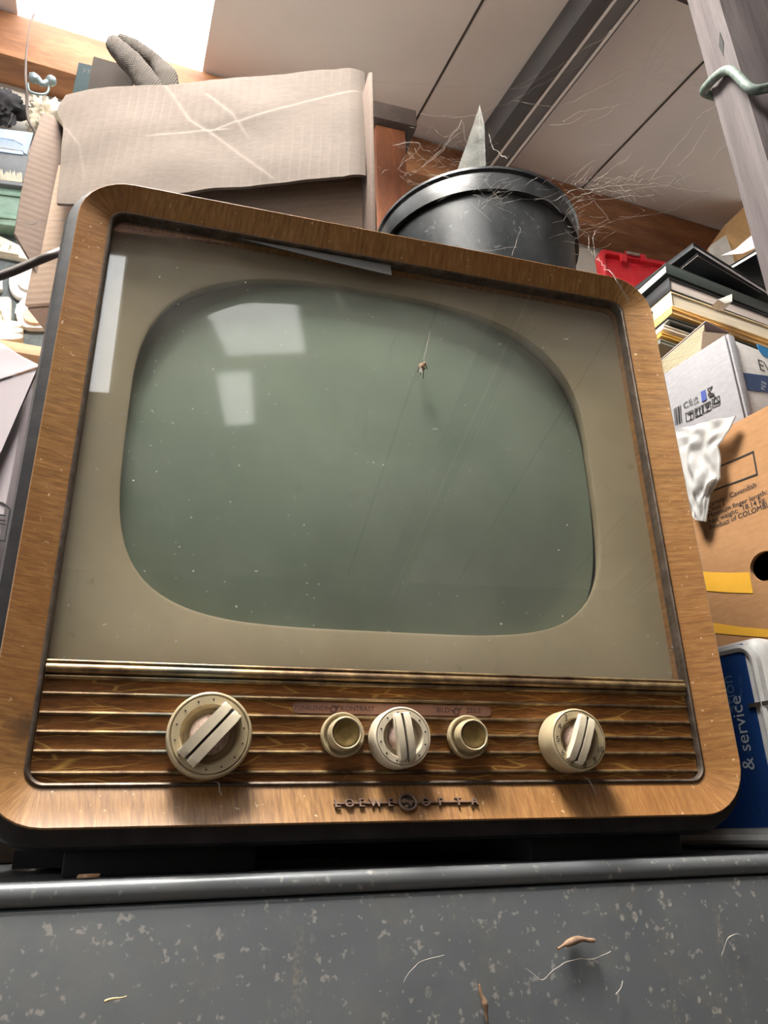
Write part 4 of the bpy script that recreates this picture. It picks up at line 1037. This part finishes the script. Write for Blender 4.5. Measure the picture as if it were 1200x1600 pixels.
# reddish post behind the box, with a cap
py_ = .76; q0, q1 = at(588, 230, py_), at(634, 230, py_)
pst = thing('wooden_post', 'reddish brown wooden post with a dark cap behind the cardboard box', 'post', V(((q0.x + q1.x) / 2, py_ + .03, FLOOR)))
zc = at(600, 197, py_).z
bm = NB(); b_box(bm, V((q0.x, py_, FLOOR)), (q1.x - q0.x, 0, 0), (0, .06, 0), (0, 0, zc - FLOOR), .002); obj('shaft', bm, M['orange_post'], pst)
bm = NB(); c0, c1 = at(575, 157, py_ - .02), at(651, 180, py_ - .02)
b_box(bm, V((c0.x, py_ - .02, zc)), (c1.x - c0.x, 0, 0), (0, .10, 0), (0, 0, c1.z - zc + .018), .003); obj('cap', bm, plain('dark_timber_cap', (74, 62, 56), .8, .2, 20), pst)

# ------------------------------------------------------------------ left wall group
M['slate'] = plain('dark_slate_board', (84, 92, 94), .8, .15, 30, dust=.35, dust_c=(150, 152, 150))
M['cream'] = plain('cream_plaster', (224, 212, 190), .85, .08, 40, dust=.25, dust_c=(170, 140, 110))
M['chalk'] = plain('chalky_white_plaster', (232, 228, 222), .85, .06, 40, dust=.3, dust_c=(200, 180, 160))
M['tanplaster'] = plain('tan_plaster', (214, 180, 150), .85, .14, 40, dust=.4, dust_c=(238, 224, 206))
M['greentin'] = plain('faded_green_tin', (108, 138, 118), .6, .1, 30, dust=.3, dust_c=(190, 200, 190))
M['combblue'] = plain('pale_blue_plastic', (176, 200, 226), .4, .05, 30)
M['leadgrey'] = plain('lead_grey', (120, 122, 124), .7, .12, 40)
M['blackrag'] = plain('black_cloth', (52, 50, 52), .9, .2, 40)
SO = .09            # depth of the shelf before the wall
def W_(px, py, off): return onwall(px, py, off)
# board the casts lean against, from shelf to above
q = W_(40, 545, .0); zs = W_(20, 533, SO).z
bm = NB(); a0 = W_(-120, 300, .018); a1 = W_(150, 300, .018)
ztop = W_(20, 238, .018).z
ws = thing('wall_shelf', 'bare wooden shelf with a slate board on the back wall at left', 'shelf', W_(0, 540, .04))
b_box(bm, V((a0.x, a0.y, zs)), E1 * .42, E2H * .016, (0, 0, ztop - zs), .002); obj('back_board', bm, M['slate'], ws)
bm = NB(); s0 = W_(-120, 530, SO); b_box(bm, V((s0.x, s0.y, zs - .0245)), E1 * .44, E2H * (SO - .0), (0, 0, .024), .002); obj('shelf_board', bm, M['shelfwood'], ws)
def relief(name, pts, mat, label, cat, off=.034, th=.015, bev=.004, lean=0, group=None):
    bm = NB(); b_prism(bm, [W_(px, py, off) for px, py in pts], E2H * th, bev); return tag(obj(name, bm, mat), label, cat, group)
def oval(cx, cy, rx, ry_, n=26, jit=0.0, sq=2.0): 
    out = []
    for i in range(n):
        a = 2 * math.pi * i / n; r = (abs(math.cos(a)) ** sq + abs(math.sin(a)) ** sq) ** (-1 / sq) * (1 + jit * noise.noise(V((cx + i * .7, cy, 0))))
        out.append((cx + rx * r * math.cos(a), cy + ry_ * r * math.sin(a)))
    return out
G = 'plaster casts on the left wall shelf'
def cast(name, pts, inner, mat, mat2, label):
    t = thing(name, label, 'plaster cast', W_(sum(p[0] for p in pts) / len(pts), max(p[1] for p in pts), .026), G)
    bm = NB(); b_prism(bm, [W_(px, py, .034) for px, py in pts], E2H * .0155, .003); obj('slab', bm, mat, t)
    bm = NB()
    for k_, pl in enumerate(inner): b_prism(bm, [W_(px, py, .042) for px, py in pl], E2H * .009, .002)
    obj('relief', bm, mat2, t); return t
cast('plaster_plaque', oval(50, 440, 36, 27, 28, .05, 2.6), [oval(52, 438, 24, 17, 20, .12)], M['chalk'], M['chalk'], 'chalky white oval plaster plaque in the middle of the slate board')
cast('plaster_plaque', oval(58, 488, 33, 24, 28, .12, 3), [oval(56, 492, 20, 13, 20, .25)], M['chalk'], M['tanplaster'], 'white and tan rough plaster plaque below the oval one')
cast('plaster_arch', [(-30, 463), (14, 463), (18, 468), (17, 503), (-30, 503)], [[(-20, 470), (4, 472), (8, 480), (8, 500), (4, 500), (3, 484), (-20, 480)]], M['cream'], M['cream'], 'cream plaster frame at the left edge above the ribbed block')
t = thing('plaster_block', 'ribbed cream plaster block standing on the shelf edge at left', 'plaster cast', W_(10, 531, .05), G)
for i in range(3):
    bm = NB(); y0_ = 501 + i * 9.5; b_prism(bm, [W_(px, py, .05) for px, py in oval(5, y0_ + 5, 31, 5.2, 22, 0, 4)], E2H * .028, .003); obj('rib', bm, M['cream'], t)
bm = NB(); b_prism(bm, [W_(px, py, .045) for px, py in ((-24, 504), (30, 510), (30, 529.5), (-24, 526))], E2H * .02, .001); obj('core', bm, M['leadgrey'], t)
cast('relief_tile', [(-30, 366), (0, 368), (42, 388), (50, 408), (20, 400), (-30, 392)], [[(-6, 374), (18, 382), (10, 392), (20, 392), (30, 398), (-6, 391), (4, 384)]], M['cream'], M['cream'], 'cream tile with raised curls above the white oval plaque')
cast('relief_tile', [(-30, 418), (-8, 418), (3, 424), (4, 452), (-30, 452)], [[(-25, 426), (-4, 430), (-4, 446), (-25, 444)]], M['chalk'], M['chalk'], 'small white tile at the picture edge left of the oval plaque')
t = thing('green_tin', 'faded green banded tin at left edge, above the cream tile', 'tin', W_(10, 352, .05))
bm = NB(); b_prism(bm, [W_(px, py, .055) for px, py in ((-30, 283), (38, 292), (34, 355), (-30, 346))], E2H * .036, .004); obj('body', bm, M['greentin'], t)
for y0_ in (294, 330):
    bm = NB(); b_prism(bm, [W_(px, py, .059) for px, py in ((-30, y0_), (39, y0_ + 8), (38, y0_ + 14), (-30, y0_ + 6))], E2H * .006, .0015); obj('band', bm, M['greentin'], t)
relief('lead_box', [(-30, 231), (50, 243), (42, 285), (-30, 272)], M['leadgrey'], 'lead grey box under the pale blue comb', 'box', .05, .03)
t = thing('brush', 'worn brush with cream bristles lying over the green tin', 'brush', W_(10, 284, .06))
bm = NB(); b_prism(bm, [W_(px, py, .066) for px, py in ((-30, 277), (36, 286), (36, 291), (-30, 282.5))], E2H * .022, .001); obj('back', bm, M['leadgrey'], t)
bm = NB(); random.seed(3)
for i in range(60):
    x = -25 + i * 1.0; ytop = 264 + random.random() * 9 + x * .13; b_tube(bm, [W_(x, 281 + x * .13, .060), W_(x + random.uniform(-1.5, 1.5), ytop, .060 + random.uniform(-.008, .004))], .0013, 4)
o = obj('bristles', bm, M['cream'], t); o['kind'] = 'stuff'
# comb
t = thing('comb', 'pale blue plastic comb lying on the lead grey box at left', 'comb', W_(15, 236, .05))
bm = NB(); b_prism(bm, [W_(px, py, .054) for px, py in ((-40, 196), (52, 207), (42, 241), (36, 238), (37, 226), (22, 218), (-40, 208))], E2H * .0045, .001); obj('spine', bm, M['combblue'], t)
for i in range(34):
    x = -18 + i * 1.62; bm = NB(); b_prism(bm, [W_(px, py, .0535) for px, py in ((x, 209 + x * .25), (x + .9, 209.2 + x * .25), (x + .8, 230 + x * .16), (x + .1, 230 + x * .16))], E2H * .003); obj('tooth', bm, M['combblue'], t)
bm = NB(); b_prism(bm, [W_(px, py, .0535) for px, py in ((-40, 227), (36, 237), (36, 241.5), (-40, 231))], E2H * .003); obj('lower_edge', bm, M['combblue'], t)
# crumpled cream thing, dark cloth and insulators under the beam
def lump(bm, c, r, sc3, amp, seed, nu=28, nv=18):
    def fn(u, v):
        th_, ph = u * 2 * math.pi, v * math.pi
        d = V((math.sin(ph) * math.cos(th_), math.sin(ph) * math.sin(th_), math.cos(ph)))
        k_ = 1 + amp * noise.noise(d * 2.6 + V((seed, 0, 0))) + amp * .6 * noise.noise(d * 7 + V((0, seed, 0)))
        return c + V((d.x * sc3[0], d.y * sc3[1], d.z * sc3[2])) * r * k_
    b_grid(bm, fn, nu, nv)
bm = NB(); lump(bm, W_(71, 183, .055), .046, (.92, .9, .92), .55, 4, 40, 26); tag(obj('coral_piece', bm, M['cream'], None, 1.3), 'knobbly cream coral piece hanging under the orange beam', 'coral')
bm = NB(); lump(bm, W_(4, 166, .055), .042, (1.1, .8, .9), .5, 9, 36, 24); tag(obj('cloth_bundle', bm, M['blackrag'], None, 1.3), 'dark bundle of cloth hanging under the beam at left', 'cloth')
ins = thing('pipe_clamp', 'grey metal pipe clamp with two knobs hooked under the orange beam', 'clamp', W_(64, 148, .13))
mi_ = plain('oxidised_metal', (124, 136, 136), .45, .2, 60, metal=.5)
for px, py in ((53, 122), (80, 126)):
    bm = NB(); lump(bm, W_(px, py, .125), .012, (1, 1, 1), .1, px); obj('knob', bm, mi_, ins, 1.3)
bm = NB(); b_tube(bm, spline([W_(46, 118, .125), W_(57, 121, .125), W_(66, 131, .125), W_(74, 128, .125), W_(84, 126, .125)], 6), .007, 8); obj('bar', bm, mi_, ins, 1.2)
bm = NB(); b_tube(bm, spline([W_(44, 130, .12), W_(46, 142, .12), W_(60, 147, .12), W_(72, 146, .12), W_(76, 138, .12), W_(72, 130, .12)], 6), .0028, 8); obj('hook', bm, mi_, ins, 1.2)
# wire hanging from the roof at left
bm = NB(); wy = .90
top = onpl(57, -40, cl(0, 0, .002), NC)
b_tube(bm, spline([V((top.x, wy, at(57, -40, wy).z)), at(52, 25, wy), at(42, 75, wy), at(40, 118, wy), at(42, 150, wy), at(42, 175, wy), at(46, 192, wy), at(54, 204, wy), at(60, 214, wy)], 8), .0032, 8)
tag(obj('hanging_wire', bm, plain('brown_cable', (92, 78, 70), .6), None, 1.2), 'brown wire hanging down in front of the orange beam at left', 'wire')
bm = NB(); b_tube(bm, spline([at(-14, 436, .10), at(20, 424, .10), at(55, 409, .10), at(85, 397, .10), at(113, 386.5, .125)], 8), .0042, 12)
tag(obj('cable', bm, plain('dark_brown_cable', (74, 64, 58), .5), None, 1.2), 'dark brown cable running to the left side of the television', 'cable')
bm = NB(); b_box(bm, (-.16, .36, TOP + .0005), (.144, 0, 0), (0, .04, 0), (0, 0, .16), .003)
tag(obj('wooden_board', bm, M['crate']), 'dark wooden board on edge behind the left foot of the television', 'board')
# pale carton at the left edge
M['palecard'] = plain('pale_mauve_board', (166, 155, 158), .6, .05, 12); 
pcx = thing('pale_carton', 'pale mauve-white carton with folded edge, left of the television', 'carton', V((-.19, .16, TOP)))
y_ = .12
tipp = at(60, 573, y_)
bm = NB()
b_prism(bm, [at(-60, 500, y_ + .03), at(34, 560, y_ + .01), tipp, at(-60, 612, y_)], (0, -.0, .0022)); obj('top_flap', bm, M['palecard'], pcx)
bm = NB()
b_prism(bm, [at(58, 576, y_ + .001), at(-60, 617, y_ + .001), at(-60, 800, y_ - .002), at(2, 705, y_ - .002)], (.0005, .003, 0)); obj('folded_side', bm, M['palecard'], pcx)
bm = NB(); xr_ = at(60, 580, y_ + .02).x - .004
b_prism(bm, [V((xr_, y_ + .012, TOP + .0005)), V((xr_ - .34, y_ + .012, TOP + .0005)), V((xr_ - .34, y_ + .012, tipp.z + .01)), V((xr_, y_ + .012, tipp.z - .006))], (0, .20, 0), .002); sd = obj('body', bm, M['palecard'], pcx)
bm = NB(); pl0 = V((0, y_ + .0117, 0)); ny = V((0, -1, 0))
fpp = [onpl(*p, pl0, ny) for p in ((-40, 838), (8, 846), (16, 796), (4, 786), (-30, 780))]
for i in range(4):
    a, b = fpp[i], fpp[i + 1]; d = (b - a).normalized(); s_ = d.cross(V((0, 1, 0))) * .0007; b_prism(bm, [a - s_, b - s_, b + s_, a + s_], (0, -.0004, 0))
for yy in (800, 808, 814):
    a, b = onpl(-30, yy, pl0, ny), onpl(9, yy + 6, pl0, ny); s_ = V((0, 0, .0006)); b_prism(bm, [a - s_, b - s_, b + s_, a + s_], (0, -.0004, 0))
obj('printed_frame', bm, M['ink'], sd)

# ------------------------------------------------------------------ small debris
yf = -.0035
M['straw'] = plain('dry_straw', (196, 170, 128), .8); M['twig'] = plain('dry_twig', (132, 106, 84), .9, .3, 200); M['leaf'] = plain('dry_leaf', (150, 116, 84), .8, .3, 200)
def bit(name, pts, r, mat, label, cat, y=yf, seg=6):
    bm = NB(); P = [at(px, py, y) for px, py in pts]; P = [p + V((noise.noise(p * 90), 0, noise.noise(p * 90 + V((9, 0, 0))))) * .0025 for p in spline(P, 9)]; b_tube(bm, P, [r * (1 - .5 * abs(2 * i / (len(P) - 1) - 1)) * (1 + .9 * noise.noise(P[i] * 160)) for i in range(len(P))], seg); return tag(obj(name, bm, mat, None, 1.2), label, cat)
bit('straw', [(164, 1567), (180, 1560), (199, 1553)], .0011, M['straw'], 'short bent straw stuck on the chest front at lower left', 'straw')
bit('twig', [(871, 1484), (884, 1474), (905, 1469), (930, 1468)], .0026, M['twig'], 'crumbly dry twig stuck on the chest front, right of centre', 'twig')
bit('twig', [(750, 1540), (753, 1558), (758, 1578), (763, 1598)], .0018, M['twig'], 'thin upright twig at the bottom edge of the chest front', 'twig')
bm = NB(); b_prism(bm, [V((at(136, 1366, .012).x + dx, .010 + dy, TOP + .0008)) for dx, dy in ((-.006, 0), (0, -.003), (.007, -.001), (.005, .003), (-.002, .004))], (.001, 0, .0022), .0005); tag(obj('dry_leaf', bm, M['leaf']), 'curled dry leaf lying on the chest edge at left', 'leaf')
bit('dust_wisp', [(630, 1534), (640, 1515), (658, 1500), (690, 1497)], .0003, M['cobweb'], 'pale dusty wisp at the bottom left of the twig', 'wisp')
bit('dust_wisp', [(822, 1516), (850, 1527), (880, 1505), (920, 1497), (955, 1487)], .0004, M['cobweb'], 'long pale dusty wisp just below the crumbly twig', 'wisp')
bit('dust_wisp', [(1130, 1492), (1138, 1470), (1150, 1462), (1160, 1465)], .0003, M['cobweb'], 'short pale wisp on the far right of the chest front', 'wisp')
bit('dust_wisp', [(960, 1555), (970, 1545), (973, 1535)], .0006, M['cobweb'], 'short thick wisp below the long pale wisp', 'wisp')
# dried fly on the pane with its thread
fly = thing('dried_fly', 'dried brown fly caught on a thread over the screen', 'fly', at(660, 578, .012))
bm = NB(); lump(bm, at(659, 573, .012), .0030, (1, .8, 1.2), .3, 2, 14, 10); lump(bm, at(663, 569, .012), .0018, (1, 1, 1), .3, 3, 12, 8); obj('body', bm, M['twig'], fly, 1.2)
bm = NB()
for a, b in (((656, 571), (652, 582)), ((658, 577), (657, 586)), ((662, 577), (661, 592)), ((665, 570), (668, 577))): b_tube(bm, [at(*a, .012), at(*b, .0135)], .0004, 5)
o = obj('legs', bm, M['brown_ink'], fly, 1.2)
bm = NB(); b_prism(bm, [at(657, 570, .0105), at(655, 580, .0105), at(659, 583, .0105), at(661, 574, .0105)], (0, .0003, 0)); obj('wing', bm, M['cobweb'], fly)
bit('thread', [(663, 568), (666, 548), (671, 522), (674, 515)], .0003, M['cobweb'], 'fine thread from which the dried fly hangs', 'thread', .012)
bit('dust_wisp', [(336, 1220), (345, 1222), (344, 1234), (346, 1243)], .0004, M['cobweb'], 'tiny wisp on the bead under the large left knob', 'wisp', .006)
bit('dust_wisp', [(912, 1211), (920, 1218), (924, 1226), (928, 1238)], .0004, M['cobweb'], 'tiny wisp hanging below the numbered right knob', 'wisp', .004)

# ------------------------------------------------------------------ cobwebs
random.seed(11)
WEB = {k_: NB() for k_ in ('roof', 'bucket', 'corner', 'left')}
cur = ['roof']
def strand(pts, r=.00019, wob=.004, n=7):
    P = spline([at(px, py, y) for px, py, y in pts], n)
    P = [p + V((noise.noise(p * 40), noise.noise(p * 40 + V((5, 0, 0))), noise.noise(p * 40 + V((0, 7, 0))))) * wob for p in P]
    b_tube(WEB[cur[0]], P, [r * (1 + .8 * noise.noise(p * 120)) for p in P], 4)
S = [[(572, 125, .6), (625, 132, .6), (740, 136, .58), (805, 139, .5), (870, 107, .4), (960, 45, .25)],
     [(655, 178, .5), (720, 184, .45), (760, 172, .4), (800, 158, .4), (850, 130, .4), (960, 78, .35)],
     [(800, 158, .4), (870, 165, .4), (930, 140, .4), (980, 113, .4)],
     [(640, 274, .5), (670, 255, .5), (690, 235, .5), (712, 205, .5), (721, 186, .5)],
     [(660, 262, .5), (684, 238, .5), (705, 212, .5), (721, 188, .5)], [(721, 188, .5), (726, 215, .5), (728, 222, .5)],
     [(612, 227, .5), (620, 226, .5), (648, 222, .5), (655, 228, .5), (643, 245, .5), (628, 255, .5)],
     [(762, 206, .24), (769, 228, .23), (780, 240, .2), (796, 246, .12)],
     [(927, 365, .25), (940, 352, .27), (985, 340, .3), (1040, 332, .35), (1085, 312, .4), (1165, 278, .4)],
     [(927, 365, .25), (929, 385, .24), (934, 404, .2), (952, 425, -.008), (985, 475, -.008)],
     [(918, 370, .25), (922, 390, .24), (932, 408, .2)],
     [(1012, 284, .35), (1060, 225, .35), (1095, 180, .3), (1134, 155, .1)],
     [(1058, 258, .35), (1080, 238, .35), (1110, 190, .3), (1137, 160, .1)],
     [(1110, 252, .35), (1130, 230, .3), (1155, 222, .2), (1166, 220, .1)],
     [(985, 155, .4), (1010, 115, .4), (1030, 82, .4), (1062, 33, .4)], [(1002, 120, .4), (1022, 70, .4), (1058, 30, .4)],
     [(880, 190, .35), (905, 175, .35), (950, 168, .38), (990, 160, .4)],
     [(860, 195, .35), (890, 192, .36), (915, 180, .38)],
     [(952, 152, .4), (962, 146, .4), (974, 138, .4)],
     [(895, 310, .12), (940, 298, .25), (985, 296, .3), (1030, 290, .32)], [(885, 300, .12), (960, 290, .25), (1020, 287, .3), (1075, 296, .33), (1120, 302, .36), (1156, 311, .38)],
     [(900, 315, .12), (950, 310, .22), (1020, 305, .3)],
     [(20, 178, .9), (12, 195, .9), (0, 210, .9)], [(0, 345, .10), (28, 346, .08), (60, 346, .05), (100, 340, -.006)], [(24, 350, .08), (50, 347, .06), (85, 352, .03)],
     [(690, 395, .1), (712, 384, .1), (738, 392, .1), (808, 386, .1)], [(740, 305, .11), (770, 315, .10), (850, 312, .10), (900, 308, .12)], [(800, 400, .1), (805, 385, .1), (815, 360, .1), (812, 352, .1)],
     [(670, 275, .11), (700, 278, .10), (735, 276, .10)], [(952, 425, -.008), (970, 445, -.010), (986, 470, -.008)]]
for s_ in S:
    mx_ = sum(p[0] for p in s_) / len(s_); my_ = sum(p[1] for p in s_) / len(s_); yd_ = sum(p[2] for p in s_) / len(s_)
    cur[0] = 'left' if mx_ < 200 else 'corner' if (mx_ > 900 and my_ > 318) else 'bucket' if (yd_ < .16 and my_ > 250) else 'roof'
    strand(s_)
cur[0] = 'roof'
def fuzz(cx, cy, w, h, y, n_, L):
    for _ in range(n_):
        x, yy = random.gauss(cx, w), random.gauss(cy, h); a = random.uniform(-.9, .9); l = random.uniform(.3, 1) * L; yd = y + random.uniform(-.02, .02)
        p = [(x, yy, yd), (x + l * .5 * math.cos(a) + random.uniform(-3, 3), yy + l * .5 * math.sin(a) + random.uniform(-3, 3), yd), (x + l * math.cos(a), yy + l * math.sin(a), yd)]
        strand(p, .00010, .003, 4)
fuzz(960, 288, 45, 10, .28, 90, 40); fuzz(690, 240, 35, 25, .52, 50, 40); cur[0] = 'bucket'; fuzz(760, 300, 60, 14, .09, 40, 45); cur[0] = 'roof'; fuzz(1000, 120, 60, 60, .4, 45, 60); fuzz(630, 245, 15, 25, .4, 20, 25); fuzz(905, 350, 20, 25, .10, 30, 40)
for k_, lb_ in (('roof', 'dusty cobweb strung in long strands below the grey roof boards'), ('bucket', 'cobweb tangle stretched across the front of the black bucket'), ('corner', 'cobweb threads trailing down beside the red case to the television corner'), ('left', 'cobweb threads across the open left flap of the cardboard box')):
    tag(obj('cobweb', WEB[k_], M['cobweb'], None, 1.5), lb_, 'cobweb', kind='stuff')
